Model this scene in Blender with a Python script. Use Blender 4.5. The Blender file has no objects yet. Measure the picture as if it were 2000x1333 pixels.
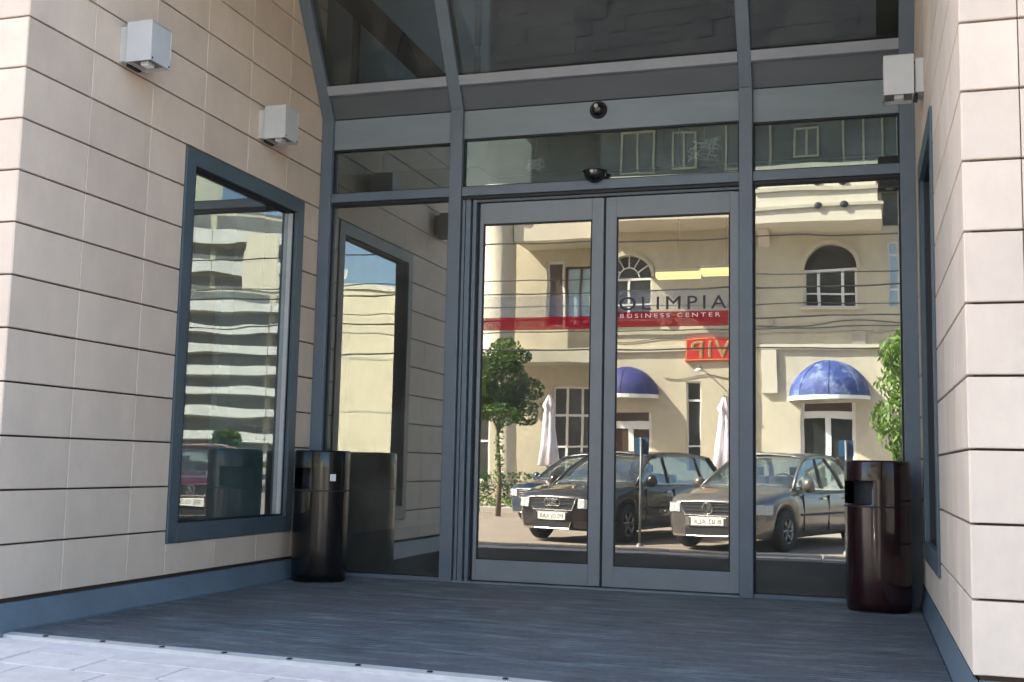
import bpy, bmesh, math, random
from mathutils import Vector, Matrix
random.seed(7)
R = math.radians
# ------------------------------------------------------------------ camera
sc = bpy.context.scene
cam_d = bpy.data.cameras.new('camera'); cam = bpy.data.objects.new('camera', cam_d)
sc.collection.objects.link(cam); sc.camera = cam
cam_d.sensor_width = 36; cam_d.lens = 2213.69/2000*36; cam_d.clip_start = .05; cam_d.clip_end = 2000
rot = (Matrix.Rotation(R(17.1616), 3, 'Z') @ Matrix.Rotation(R(6.2039), 3, 'X') @ Matrix.Rotation(R(-1.1985), 3, 'Y') @ Matrix.Rotation(R(90), 3, 'X'))
cam.matrix_world = Matrix.Translation((0, -7.3577, .8)) @ rot.to_4x4()
# ------------------------------------------------------------------ world and sun
SUN = Vector((-1.05, .45, 1.02)).normalized()
elev = math.asin(SUN.z)
w = bpy.data.worlds.new('World'); sc.world = w; w.use_nodes = True
nt = w.node_tree; nt.nodes.clear()
so = nt.nodes.new('ShaderNodeOutputWorld'); bg = nt.nodes.new('ShaderNodeBackground'); sk = nt.nodes.new('ShaderNodeTexSky')
sk.sky_type = 'NISHITA'; sk.sun_disc = False; sk.sun_elevation = elev; sk.sun_rotation = math.atan2(SUN.x, SUN.y)
sk.air_density = 1.0; sk.dust_density = 2.2; sk.ozone_density = 1.0
bg.inputs['Strength'].default_value = .075
nt.links.new(sk.outputs[0], bg.inputs[0]); nt.links.new(bg.outputs[0], so.inputs[0])
sd = bpy.data.lights.new('sun', 'SUN'); sd.energy = 4.0; sd.angle = R(.5); sd.color = (1, .955, .88)
sun = bpy.data.objects.new('sun', sd); sc.collection.objects.link(sun)
sun.rotation_euler = SUN.to_track_quat('Z', 'Y').to_euler()
vs = sc.view_settings; vs.view_transform = 'Standard'; vs.look = 'None'; vs.gamma = 1; vs.use_curve_mapping = False
vs.exposure = 3.28
sc.render.engine = 'CYCLES'
sc.cycles.max_bounces = 10; sc.cycles.glossy_bounces = 6; sc.cycles.transparent_max_bounces = 12; sc.cycles.transmission_bounces = 6
sc.cycles.sample_clamp_indirect = 6
C = sc.collection
# ------------------------------------------------------------------ materials
def _new(name):
    m = bpy.data.materials.new(name); m.use_nodes = True
    return m, m.node_tree, m.node_tree.nodes['Principled BSDF']
def mat(name, col, rough=.6, metal=0, var=.08, scale=6, bump=0, bscale=60, stretch=(1,1,1), coat=0, spec=.5, perobj=0, emit=0, dirt=0, dirtcol=(.1,.09,.08), tint=None):
    """procedural material: base colour mottled by noise, fine relief, per-object shade"""
    m, t, p = _new(name); N = t.nodes; L = t.links
    tc = N.new('ShaderNodeTexCoord'); geo = N.new('ShaderNodeNewGeometry'); mp = N.new('ShaderNodeMapping'); mp.inputs['Scale'].default_value = stretch
    L.new(geo.outputs['Position'], mp.inputs[0])
    no = N.new('ShaderNodeTexNoise'); no.inputs['Scale'].default_value = scale; no.inputs['Detail'].default_value = 6; no.inputs['Roughness'].default_value = .65
    L.new(mp.outputs[0], no.inputs['Vector'])
    mr = N.new('ShaderNodeMapRange'); mr.inputs[1].default_value = .3; mr.inputs[2].default_value = .7; mr.inputs[3].default_value = 1-var; mr.inputs[4].default_value = 1+var
    L.new(no.outputs[0], mr.inputs[0])
    v = mr.outputs[0]
    if perobj:
        oi = N.new('ShaderNodeObjectInfo'); m2 = N.new('ShaderNodeMapRange'); m2.inputs[3].default_value = 1-perobj; m2.inputs[4].default_value = 1+perobj
        L.new(oi.outputs['Random'], m2.inputs[0]); mu = N.new('ShaderNodeMath'); mu.operation = 'MULTIPLY'
        L.new(v, mu.inputs[0]); L.new(m2.outputs[0], mu.inputs[1]); v = mu.outputs[0]
    sc_ = N.new('ShaderNodeVectorMath'); sc_.operation = 'SCALE'; sc_.inputs[0].default_value = col
    L.new(v, sc_.inputs['Scale']); out = sc_.outputs[0]
    if tint:
        n3 = N.new('ShaderNodeTexNoise'); n3.inputs['Scale'].default_value = scale*.35; n3.inputs['Detail'].default_value = 3; L.new(mp.outputs[0], n3.inputs['Vector'])
        r3 = N.new('ShaderNodeMapRange'); r3.inputs[1].default_value = .42; r3.inputs[2].default_value = .62; L.new(n3.outputs[0], r3.inputs[0])
        mx = N.new('ShaderNodeMix'); mx.data_type = 'RGBA'; L.new(r3.outputs[0], mx.inputs[0]); L.new(out, mx.inputs[6]); mx.inputs[7].default_value = (*tint, 1); out = mx.outputs[2]
    if dirt:
        n2 = N.new('ShaderNodeTexNoise'); n2.inputs['Scale'].default_value = 2.3; n2.inputs['Detail'].default_value = 9; n2.inputs['Roughness'].default_value = .7; L.new(mp.outputs[0], n2.inputs['Vector'])
        r2 = N.new('ShaderNodeMapRange'); r2.inputs[1].default_value = .5; r2.inputs[2].default_value = .75; r2.inputs[4].default_value = dirt; L.new(n2.outputs[0], r2.inputs[0])
        mx = N.new('ShaderNodeMix'); mx.data_type = 'RGBA'; L.new(r2.outputs[0], mx.inputs[0]); L.new(out, mx.inputs[6]); mx.inputs[7].default_value = (*dirtcol, 1); out = mx.outputs[2]
    L.new(out, p.inputs['Base Color'])
    p.inputs['Roughness'].default_value = rough; p.inputs['Metallic'].default_value = metal; p.inputs['Specular IOR Level'].default_value = spec
    if coat: p.inputs['Coat Weight'].default_value = coat; p.inputs['Coat Roughness'].default_value = .04
    if bump:
        nb = N.new('ShaderNodeTexNoise'); nb.inputs['Scale'].default_value = bscale; nb.inputs['Detail'].default_value = 5; L.new(mp.outputs[0], nb.inputs['Vector'])
        b = N.new('ShaderNodeBump'); b.inputs['Strength'].default_value = 1; b.inputs['Distance'].default_value = bump; L.new(nb.outputs[0], b.inputs['Height']); L.new(b.outputs[0], p.inputs['Normal'])
    if emit: p.inputs['Emission Color'].default_value = (*col, 1); p.inputs['Emission Strength'].default_value = emit
    return m
def glass(name, r0=.5, r1=.45, col=(1, .98, .9), tint=(.7, .75, .73), amp=.0005, sc1=1.6, st=(1,1,1), dust=.025):
    """solar-control glazing: part mirror, part tinted see-through, slightly wavy"""
    m = bpy.data.materials.new(name); m.use_nodes = True; t = m.node_tree; N = t.nodes; L = t.links; N.clear()
    o = N.new('ShaderNodeOutputMaterial'); mx = N.new('ShaderNodeMixShader'); g = N.new('ShaderNodeBsdfGlossy'); tr = N.new('ShaderNodeBsdfTransparent')
    g.inputs['Roughness'].default_value = 0; g.inputs['Color'].default_value = (*col, 1); tr.inputs['Color'].default_value = (*tint, 1)
    lw = N.new('ShaderNodeLayerWeight'); lw.inputs['Blend'].default_value = .5
    pw = N.new('ShaderNodeMath'); pw.operation = 'POWER'; pw.inputs[1].default_value = 2.5; L.new(lw.outputs['Facing'], pw.inputs[0])
    ma = N.new('ShaderNodeMath'); ma.operation = 'MULTIPLY_ADD'; ma.inputs[1].default_value = r1; ma.inputs[2].default_value = r0; ma.use_clamp = True; L.new(pw.outputs[0], ma.inputs[0])
    geo = N.new('ShaderNodeNewGeometry'); mp = N.new('ShaderNodeMapping'); mp.inputs['Scale'].default_value = st; L.new(geo.outputs['Position'], mp.inputs[0])
    no = N.new('ShaderNodeTexNoise'); no.inputs['Scale'].default_value = sc1; no.inputs['Detail'].default_value = 1.5; L.new(mp.outputs[0], no.inputs['Vector'])
    b = N.new('ShaderNodeBump'); b.inputs['Strength'].default_value = 1; b.inputs['Distance'].default_value = amp; L.new(no.outputs[0], b.inputs['Height']); L.new(b.outputs[0], g.inputs['Normal'])
    L.new(ma.outputs[0], mx.inputs[0]); L.new(tr.outputs[0], mx.inputs[1]); L.new(g.outputs[0], mx.inputs[2])
    # thin film of dust and wiping marks
    df = N.new('ShaderNodeBsdfDiffuse'); df.inputs[0].default_value = (.75,.76,.74,1); dn = N.new('ShaderNodeTexNoise'); dn.inputs['Scale'].default_value = 2.2; dn.inputs['Detail'].default_value = 8; dn.inputs['Distortion'].default_value = 1.5
    L.new(geo.outputs['Position'], dn.inputs['Vector']); dr = N.new('ShaderNodeMapRange'); dr.inputs[1].default_value = .35; dr.inputs[2].default_value = .75; dr.inputs[3].default_value = dust*.4; dr.inputs[4].default_value = dust*2.2; L.new(dn.outputs[0], dr.inputs[0])
    m2 = N.new('ShaderNodeMixShader'); L.new(dr.outputs[0], m2.inputs[0]); L.new(mx.outputs[0], m2.inputs[1]); L.new(df.outputs[0], m2.inputs[2]); L.new(m2.outputs[0], o.inputs[0])
    return m
def clear(name, tint):
    m = bpy.data.materials.new(name); m.use_nodes = True; t = m.node_tree; N = t.nodes; N.clear()
    o = N.new('ShaderNodeOutputMaterial'); tr = N.new('ShaderNodeBsdfTransparent'); tr.inputs[0].default_value = (*tint, 1); t.links.new(tr.outputs[0], o.inputs[0]); return m
def translucent_band(name, col, a):
    m = bpy.data.materials.new(name); m.use_nodes = True; t = m.node_tree; N = t.nodes; N.clear()
    o = N.new('ShaderNodeOutputMaterial'); mx = N.new('ShaderNodeMixShader'); tr = N.new('ShaderNodeBsdfTransparent'); d = N.new('ShaderNodeBsdfDiffuse')
    d.inputs[0].default_value = (*col, 1); mx.inputs[0].default_value = a
    t.links.new(tr.outputs[0], mx.inputs[1]); t.links.new(d.outputs[0], mx.inputs[2]); t.links.new(mx.outputs[0], o.inputs[0]); return m
M = dict(
 tile=mat('cream_stone_tile', (.665,.545,.43), .62, var=.07, scale=5, bump=.0004, bscale=180, perobj=.075, dirt=.3, dirtcol=(.49,.41,.33), stretch=(1,1,.6)),
 joint=mat('dark_joint', (.06,.038,.03), .9),
 frame=mat('blue_grey_aluminium', (.125,.162,.20), .42, var=.10, scale=3, bump=.0002, bscale=200, dirt=.2, dirtcol=(.10,.11,.12)),
 leaf=mat('grey_aluminium_door', (.195,.225,.25), .40, var=.08, scale=3, bump=.0002, bscale=200, dirt=.2, dirtcol=(.13,.13,.13)),
 panel=mat('fascia_aluminium', (.20,.245,.28), .36, var=.12, scale=1.6, stretch=(.5,1,2.5), dirt=.3, dirtcol=(.25,.27,.29)),
 transom=mat('pale_sloping_transom', (.30,.325,.36), .4, var=.08, scale=4),
 panel2=mat('grey_spandrel', (.09,.105,.115), .45, var=.10, scale=2, stretch=(.4,1,2)),
 wframe=mat('window_frame_paint', (.075,.105,.12), .45, var=.1, scale=4, dirt=.2, dirtcol=(.05,.06,.07)),
 skirt=mat('skirting_metal', (.12,.165,.20), .42, var=.14, scale=4, dirt=.35, dirtcol=(.10,.11,.12)),
 gasket=mat('black_gasket', (.012,.013,.016), .6),
 matf=mat('rubber_mat', (.075,.094,.105), .48, var=.6, scale=4, stretch=(.9,3.2,1), bump=.0022, bscale=22, tint=(.085,.09,.105), dirt=1, dirtcol=(.18,.22,.24), spec=.6),
 alu=mat('bare_aluminium_strip', (.50,.50,.49), .45, metal=.2, var=.1, scale=10, bump=.0008, bscale=60),
 paver=mat('pale_paving_stone', (.62,.57,.53), .8, var=.10, scale=11, bump=.0012, bscale=120, perobj=.06, dirt=.35, dirtcol=(.40,.39,.41)),
 sidewalk=mat('sidewalk_concrete', (.48,.43,.40), .85, var=.15, scale=2, bump=.002, bscale=40, dirt=.3, dirtcol=(.2,.16,.14)),
 kerb=mat('kerb_stone', (.42,.39,.34), .8, var=.12, scale=5, bump=.002, bscale=50),
 road=mat('dusty_asphalt', (.27,.225,.18), .85, var=.15, scale=.8, bump=.003, bscale=50, dirt=.5, dirtcol=(.20,.17,.14)),
 lamp=mat('white_lamp_paint', (.54,.55,.54), .45, var=.04, scale=8),
 lampglass=mat('lamp_diffuser', (.15,.145,.12), .3, var=.2, scale=20),
 binb=mat('black_bin_steel', (.008,.008,.008), .18, var=.2, scale=3, bump=.0007, bscale=45, stretch=(1,1,.02), coat=.12, spec=.4),
 binr=mat('maroon_bin_steel', (.024,.007,.008), .18, var=.25, scale=3, bump=.0008, bscale=45, stretch=(1,1,.02), coat=.2, spec=.5),
 black=mat('black_plastic', (.01,.01,.011), .12, spec=.7),
 white=mat('white_print', (.8,.8,.8), .5),
 interior=mat('dark_interior_wall', (.16,.17,.16), .8, var=.3, scale=1.2),
 intpale=mat('pale_interior_wall', (.42,.45,.43), .8, var=.1),
 intfloor=mat('interior_floor', (.03,.03,.034), .3),
 brace=mat('dark_steel_brace', (.008,.008,.008), .6),
 pipe=mat('pale_pipe', (.30,.32,.33), .5),
 teal=mat('teal_reflection_board', (.22,.36,.38), .7, var=.06),
 blind=mat('pale_roller_blind', (.42,.44,.43), .8, var=.05),
 tube=mat('lit_fluorescent', (1,.80,.30), .5, emit=.20),
 plaster=mat('cream_render', (.53,.485,.36), .85, var=.12, scale=1.1, bump=.004, bscale=18, dirt=.8, dirtcol=(.40,.36,.28), stretch=(1,1,.45)),
 plaster2=mat('pale_render', (.55,.51,.40), .85, var=.06, scale=1.4, bump=.003, bscale=18, dirt=.35, dirtcol=(.5,.45,.34)),
 greyrender=mat('grey_render', (.42,.40,.31), .85, var=.12, scale=1.0, dirt=.5, dirtcol=(.3,.28,.22)),
 shadegreen=mat('shade_painted_cladding', (.125,.14,.13), .5, var=.3, scale=.7),  # shade of the storey opposite put into the colour
 yellow=mat('yellow_render', (.58,.50,.35), .85, var=.05, scale=.8, dirt=.2, dirtcol=(.6,.5,.33)),
 concrete=mat('balcony_concrete', (.50,.50,.47), .85, var=.1, scale=.3),
 darkwin=mat('dark_window_glass', (.035,.038,.036), .06, var=.3, scale=2, spec=.8),
 curtain=mat('grey_net_curtain', (.30,.30,.28), .9), farwin=mat('far_balcony_glass', (.13,.135,.13), .4, var=.4, scale=.5),
 skywin=mat('painted_sky_glass', (.42,.58,.68), .08, metal=.0, var=.25, scale=1.5),  # mirrored sky painted in as a pale blue base colour
 pvc=mat('white_pvc', (.78,.78,.76), .4, var=.03),
 brown=mat('brown_wood', (.07,.04,.028), .5, var=.2),
 blue=mat('blue_awning_cloth', (.03,.055,.20), .65, var=.25, scale=3, bump=.05, bscale=3, dirt=1, dirtcol=(.30,.38,.55)),
 navy=mat('navy_awning_cloth', (.03,.035,.16), .6, var=.2, scale=3),
 umb=mat('white_parasol_cloth', (.80,.74,.80), .8, var=.06),
 red=mat('red_sign_face', (.50,.03,.03), .45, var=.06),
 yel=mat('yellow_sign_print', (.62,.42,.16), .5),
 olive=mat('olive_sign_print', (.30,.22,.08), .5),
 bark=mat('tree_bark', (.16,.13,.09), .9, var=.3, scale=14, bump=.01, bscale=30),
 cable=mat('black_cable', (.012,.012,.012), .7),
 tyre=mat('tyre_rubber', (.018,.018,.018), .8), rim=mat('alloy_rim', (.32,.32,.32), .3, metal=.9),
 chrome=mat('chrome_trim', (.8,.8,.78), .1, metal=1, var=.02), hl=mat('headlight_glass', (.50,.54,.57), .12, metal=.0, var=.3, scale=30, coat=1),
 carglass=glass('car_window_glass', .10, .8, col=(.9,1,1), tint=(.62,.70,.68), amp=.0003, dust=.02), seat=mat('dark_seat_cloth', (.05,.05,.048), .8),
 carblack=mat('dark_brown_car_paint', (.016,.012,.011), .22, var=.1, coat=1), cargrey=mat('grey_car_paint', (.14,.128,.115), .28, metal=.35, var=.08, coat=1),
 carred=mat('maroon_car_paint', (.07,.012,.016), .25, var=.1, coat=1), carblue=mat('dark_blue_car_paint', (.015,.03,.06), .22, var=.1, coat=1), plate=mat('plate_white', (.78,.77,.72), .5), dplast=mat('dark_bumper_plastic', (.02,.02,.02), .6),
 signblue=mat('blue_sign_back', (.03,.09,.17), .5), post=mat('galvanised_post', (.15,.16,.17), .5, metal=.4),
 grass=mat('grass_blades', (.05,.09,.02), .8, var=.4, scale=20), roof=mat('flat_roof', (.12,.12,.12), .9),
 letter=mat('black_lettering', (.012,.014,.025), .5), wire=mat('white_wire_glint', (.95,.95,.93), .4),
 redband=translucent_band('red_film', (.62,.02,.045), .40), frost=translucent_band('pale_film', (.55,.60,.72), .10),
 gdoor=glass('door_glass', .23, .45, dust=.035, amp=.0007, sc1=1.3, st=(1,1,1.5)), gpane=glass('fixed_glass', .28, .42, col=(.97,1,.97), dust=.035, amp=.0007, sc1=1.2, st=(1,1,1.6)),
 gside=glass('window_glass', .37, .45, col=(.93,1,1), amp=.0011, sc1=1.1, st=(1,.7,2.4)), gslope=glass('sloping_glass', .03, .07, tint=(.6,.66,.65), amp=.0006), gtop=glass('upper_glass', .20, .4, col=(.8,.92,.92), tint=(.4,.45,.45), amp=.0006),
 housewin=glass('house_window_glass', .08, .4, col=(.9,1,1), tint=(.6,.62,.6), amp=.001),
 gclear=clear('pane_edge_clear', (.9,.95,.93)),
)
def leafmat(name, a, b):
    m, t, p = _new(name); N = t.nodes; L = t.links
    g = N.new('ShaderNodeNewGeometry'); n = N.new('ShaderNodeTexNoise'); n.inputs['Scale'].default_value = 9; L.new(g.outputs['Position'], n.inputs['Vector'])
    cr = N.new('ShaderNodeValToRGB'); cr.color_ramp.elements[0].position = .35; cr.color_ramp.elements[1].position = .65
    cr.color_ramp.elements[0].color = (*a, 1); cr.color_ramp.elements[1].color = (*b, 1); L.new(n.outputs[0], cr.inputs[0]); L.new(cr.outputs[0], p.inputs['Base Color'])
    p.inputs['Roughness'].default_value = .5; p.inputs['Subsurface Weight'].default_value = 0
    o = N['Material Output']; tl = N.new('ShaderNodeBsdfTranslucent'); L.new(cr.outputs[0], tl.inputs[0]); mx = N.new('ShaderNodeMixShader'); mx.inputs[0].default_value = .35
    L.new(p.outputs[0], mx.inputs[1]); L.new(tl.outputs[0], mx.inputs[2]); L.new(mx.outputs[0], o.inputs[0]); return m
M['leafd'] = leafmat('dark_leaf', (.04,.09,.012), (.11,.20,.03)); M['leafb'] = leafmat('bright_leaf', (.06,.14,.015), (.20,.31,.05)); M['hedge'] = leafmat('hedge_leaf', (.03,.07,.015), (.07,.13,.03))
# ------------------------------------------------------------------ helpers
class MB:
    def __init__(s): s.bm = bmesh.new(); s.mi = 0
    def box(s, x0, x1, y0, y1, z0, z1, mi=None):
        v = [s.bm.verts.new(p) for p in ((x0,y0,z0),(x1,y0,z0),(x1,y1,z0),(x0,y1,z0),(x0,y0,z1),(x1,y0,z1),(x1,y1,z1),(x0,y1,z1))]
        fs = []
        for i in ((0,3,2,1),(4,5,6,7),(0,1,5,4),(1,2,6,5),(2,3,7,6),(3,0,4,7)):
            f = s.bm.faces.new([v[j] for j in i]); f.material_index = s.mi if mi is None else mi; fs.append(f)
        return fs   # bottom, top, -y, +x, +y, -x
    def prism(s, pts, vec):
        """extrude closed 3-D polygon pts by vec"""
        vec = Vector(vec); a = [s.bm.verts.new(p) for p in pts]; b = [s.bm.verts.new(Vector(p)+vec) for p in pts]; n = len(pts)
        s.bm.faces.new(a[::-1]); s.bm.faces.new(b)
        for i in range(n): s.bm.faces.new((a[i], a[(i+1)%n], b[(i+1)%n], b[i]))
    def tube(s, pts, r, n=8, cap=True):
        pts = [Vector(p) for p in pts]; rs = r if isinstance(r, (list,tuple)) else [r]*len(pts); prev = None; first = None
        for i, p in enumerate(pts):
            d = (pts[min(i+1,len(pts)-1)]-pts[max(i-1,0)]).normalized(); u = d.orthogonal().normalized() if prev is None else (prev-d*prev.dot(d)).normalized(); prev = u; v = d.cross(u)
            ring = [s.bm.verts.new(p+(u*math.cos(2*math.pi*k/n)+v*math.sin(2*math.pi*k/n))*rs[i]) for k in range(n)]
            if first is None: first = ring
            else:
                for k in range(n): s.bm.faces.new((last[k], last[(k+1)%n], ring[(k+1)%n], ring[k])).smooth = n > 5
            last = ring
        if cap: s.bm.faces.new(first[::-1]); s.bm.faces.new(last)
    def lathe(s, prof, c=(0,0,0), n=32, axis='z', a0=0, a1=2*math.pi):
        full = abs(a1-a0-2*math.pi) < 1e-6; k = n if full else n+1; rings = []
        for r, h in prof:
            ring = []
            for i in range(k):
                a = a0+(a1-a0)*i/n; q = (r*math.cos(a), r*math.sin(a), h) if axis == 'z' else ((r*math.cos(a), h, r*math.sin(a)) if axis == 'y' else (h, r*math.cos(a), r*math.sin(a)))
                ring.append(s.bm.verts.new(Vector(q)+Vector(c)))
            rings.append(ring)
        for A, B in zip(rings, rings[1:]):
            for i in range(n): s.bm.faces.new((A[i], A[(i+1)%k], B[(i+1)%k], B[i])).smooth = True
        return rings
    def build(s, name, m, parent=None, bevel=0, loc=(0,0,0), weld=True):
        if weld: bmesh.ops.remove_doubles(s.bm, verts=s.bm.verts, dist=1e-5)
        bmesh.ops.recalc_face_normals(s.bm, faces=s.bm.faces)
        me = bpy.data.meshes.new(name); s.bm.to_mesh(me); s.bm.free()
        for x in (m if isinstance(m, (list,tuple)) else [m]): me.materials.append(x)
        o = bpy.data.objects.new(name, me); C.objects.link(o); o.location = loc
        if parent: o.parent = parent
        if bevel:
            b = o.modifiers.new('bevel', 'BEVEL'); b.width = bevel; b.segments = 2; b.limit_method = 'ANGLE'; b.angle_limit = R(40)
        return o
def box(name, m, x0, x1, y0, y1, z0, z1, parent=None, bevel=0):
    b = MB(); b.box(x0,x1,y0,y1,z0,z1); return b.build(name, m, parent, bevel)
def tag(o, label=None, cat=None, group=None, kind=None):
    for k, v in (('label',label),('category',cat),('group',group),('kind',kind)):
        if v: o[k] = v
    return o
def thing(name, label, cat, loc=(0,0,0), rz=0, group=None):
    o = bpy.data.objects.new(name, None); C.objects.link(o); o.location = loc; o.rotation_euler = (0,0,rz); return tag(o, label, cat, group)
def copy_tree(o, parent=None):
    c = o.copy(); C.objects.link(c)
    if parent: c.parent = parent
    for ch in [x for x in bpy.data.objects if x.parent == o]: copy_tree(ch, c)
    return c
def pane(name, m, x0, x1, y0, y1, z0, z1, face, parent):
    b = MB(); fs = b.box(x0,x1,y0,y1,z0,z1,1); fs[face].material_index = 0
    return b.build(name, [m, M['gclear']], parent)
def text(name, s, m, parent, width, height, mw, ext=.001, font_sp=1.0, off=0):
    cu = bpy.data.curves.new(name, 'FONT'); cu.body = s; cu.extrude = ext; cu.space_character = font_sp; cu.offset = off; cu.align_x = 'LEFT'
    o = bpy.data.objects.new(name, cu); C.objects.link(o)
    dg = bpy.context.evaluated_depsgraph_get(); me = bpy.data.meshes.new_from_object(o.evaluated_get(dg)); bpy.data.objects.remove(o); bpy.data.curves.remove(cu)
    xs = [v.co.x for v in me.vertices]; ys = [v.co.y for v in me.vertices]
    sx = width/(max(xs)-min(xs)); sy = height/(max(ys)-min(ys)); x0 = min(xs); y0 = min(ys)
    for v in me.vertices: v.co.x = (v.co.x-x0)*sx; v.co.y = (v.co.y-y0)*sy
    me.materials.clear(); me.materials.append(m); o = bpy.data.objects.new(name, me); C.objects.link(o); o.parent = parent; o.matrix_local = mw; return o
FRONT = Matrix.Rotation(R(90), 4, 'X')                      # reads from -y
BACK = Matrix.Rotation(R(180), 4, 'Z') @ Matrix.Rotation(R(90), 4, 'X')   # reads from +y
# ------------------------------------------------------------------ ground
def gz(y):                                                   # pavement height towards the street
    return -.012 if y > -3.1 else max(-.012-.0605*(-3.1-y), -.31)
b = MB()
ys = [4, -3.1, -8.05]
for y0, y1 in zip(ys, ys[1:]):
    b.prism([(-70,y0,gz(y0)-.035),(-70,y1,gz(y1)-.035),(-70,y1,gz(y1)-.4),(-70,y0,gz(y0)-.4)], (140,0,0))
pavement = tag(b.build('pavement', M['sidewalk']), kind='structure')
box('road', M['road'], -500, 500, -400, -8.25, -.9, -.42)['kind'] = 'structure'
box('ground', M['road'], -500, 500, -8.25, 400, -1.2, -.6)['kind'] = 'structure'
# kerb stones along both edges of the road
kb = MB(); kb.box(-.49,.49,-.09,.09,-.5,-.305); k0 = kb.build('kerb_stone', M['kerb'], None, .015)
kerb = bpy.data.objects.new('kerb', None); C.objects.link(kerb); kerb['kind'] = 'structure'
k0.parent = kerb; k0.location = (-12, -8.14, 0)
for i in range(1, 22):
    c = k0.copy(); C.objects.link(c); c.location = (-12+i*1.0, -8.14, 0)
for i in range(0, 22):
    c = k0.copy(); C.objects.link(c); c.location = (-16+i*1.0, -20.9, .01)
box('far_pavement', M['sidewalk'], -40, 5.5, -24, -21.0, -.6, -.305)['kind'] = 'structure'
# paving stones in front of the mat: rows laid nearly square to the doors
pr = bpy.data.objects.new('paving', None); C.objects.link(pr); pr['kind'] = 'structure'
pb = MB(); pb.box(-.196,.196,-.146,.146,-.05,0); p0 = pb.build('paving_stone', M['paver'], pr, .006)
rot_p = R(9); first = True
for r in range(-2, 9):
    for c in range(-3, 14):
        u = (c+(r % 2)*.5)*.402; v = -r*.302
        x = -3.95+u*math.cos(rot_p)+v*math.sin(rot_p); y = -3.30-u*math.sin(rot_p)*.35+v*math.cos(rot_p)
        edge = -3.04-(x+3.66)*.064
        if y > edge-.19 or x > .75 or x < -5: continue
        if first: o = p0; first = False
        else: o = p0.copy(); C.objects.link(o)
        o.location = (x, y, gz(y)+random.uniform(-.002,.002)); o.rotation_euler = (R(3.4)+random.uniform(-.004,.004), random.uniform(-.004,.004), -rot_p*.55)
bb = MB(); bb.prism([(-3.9,-3.03,-.012),(.5,-3.30,-.02),(.5,-3.52,-.03),(-3.9,-3.25,-.022)], (0,0,-.03))
bb.build('mortar_bed', M['paver'], pr)
# ------------------------------------------------------------------ door mat
MX0, MX1 = -3.665, .325
mt = thing('entrance_mat', 'wide dark blue grey rubber mat covering the floor of the recess before the doors', 'door mat')
ed = lambda x: -3.04-(x+3.66)*.064
b = MB(); b.prism([(MX0,0.06,.0),(MX0,ed(MX0),.0),(MX1,ed(MX1),.0),(MX1,.06,.0)], (0,0,-.02)); b.build('mat_surface', M['matf'], mt)
b = MB()                                                    # shallow ribs across the mat
for i in range(200):
    y = -.02-i*.0162
    if y > -3.03: b.box(MX0+.004, MX1-.004, y-.0028, y+.0028, .0005, .0028+.0015*(i%3==0))
o = b.build('mat_ribs', M['matf'], mt, weld=False); o['kind'] = 'stuff'
b = MB(); b.prism([(MX0-.1,ed(MX0-.1)+.012,.004),(MX0-.1,ed(MX0-.1)-.04,.0),(MX1+.06,ed(MX1+.06)-.04,.0),(MX1+.06,ed(MX1+.06)+.012,.004)], (0,0,-.02)); b.build('edge_strip', M['alu'], mt)
sb = MB(); sb.lathe([(0,.003),(.011,.003),(.013,0)], n=10); s0 = sb.build('screw', M['gasket'], mt)
for i in range(13):
    x = -3.45+i*.31; o = s0 if i == 0 else s0.copy()
    if i: C.objects.link(o)
    o.location = (x, ed(x)-.014, .0035)
# ------------------------------------------------------------------ tiled side walls of the recess
RP = .2485; Z0 = .137
tile_cache = {}
def tile_mesh(wd, h):
    key = (round(wd,4), round(h,4))
    if key not in tile_cache:
        bm = bmesh.new(); bmesh.ops.create_cube(bm, size=1)
        for v in bm.verts: v.co = (v.co.x*.03-.015, v.co.y*wd, v.co.z*h)
        e = [e for e in bm.edges if all(v.co.x > -.001 for v in e.verts)]
        bmesh.ops.bevel(bm, geom=e, offset=.003, segments=1, affect='EDGES')
        me = bpy.data.meshes.new('tile'); bm.to_mesh(me); bm.free(); me.materials.append(M['tile']); tile_cache[key] = me
    return tile_cache[key]
def tile(parent, cx, cy, cz, wd, h, rz):
    o = bpy.data.objects.new('tile', tile_mesh(wd, h)); C.objects.link(o); o.parent = parent
    o.location = (cx, cy, cz); o.rotation_euler = (random.uniform(-.0015,.0015), random.uniform(-.003,.003), rz)
def side_wall(sgn, X, yc, win, cols, low_cols, parent, zmax):
    """sgn +1: face looks to +x.  tiles between row heights; window rect (y0,y1,z0,z1) left open"""
    rz = 0 if sgn > 0 else math.pi
    wy0, wy1, wz0, wz1 = win; r = 0
    while Z0+r*RP < zmax:
        a, c = Z0+r*RP, Z0+(r+1)*RP; r += 1
        # outside the window's width rows run on unbroken; within it they stop at the frame
        for y0, y1 in sorted({q for cs in (cols, low_cols) for q in zip(cs, cs[1:])}):
            low_only = c <= wz0+.2
            if (y0, y1) not in list(zip((low_cols if low_only else cols), (low_cols if low_only else cols)[1:])): continue
            for p, q in (((y0, min(y1, wy0)), (max(y0, wy0), min(y1, wy1)), (max(y0, wy1), y1)) if a < wz1 else ((y0, y1),)):
                if q-p < .03: continue
                m_ = (p+q)/2; zr = [(a, c)]
                if a < wz1 and wy0 < m_ < wy1: zr = [(a, min(c, wz0)), (max(a, wz1), c)]
                elif c > wz0+.2 and a < wz1: pass
                elif q == wy0 or p == wy1 or p < wy0 < q: pass
                for z_0, z_1 in zr:
                    if z_1-z_0 > .03: tile(parent, X, m_, (z_0+z_1)/2, q-p-.0035, z_1-z_0-.009, rz)
LX, LYC = -3.75, -3.087
RX, RYC = .345, -3.24
LW = (-1.745, -.278, .318, 2.613); RW = (-1.70, -.50, .318, 2.56)
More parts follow.
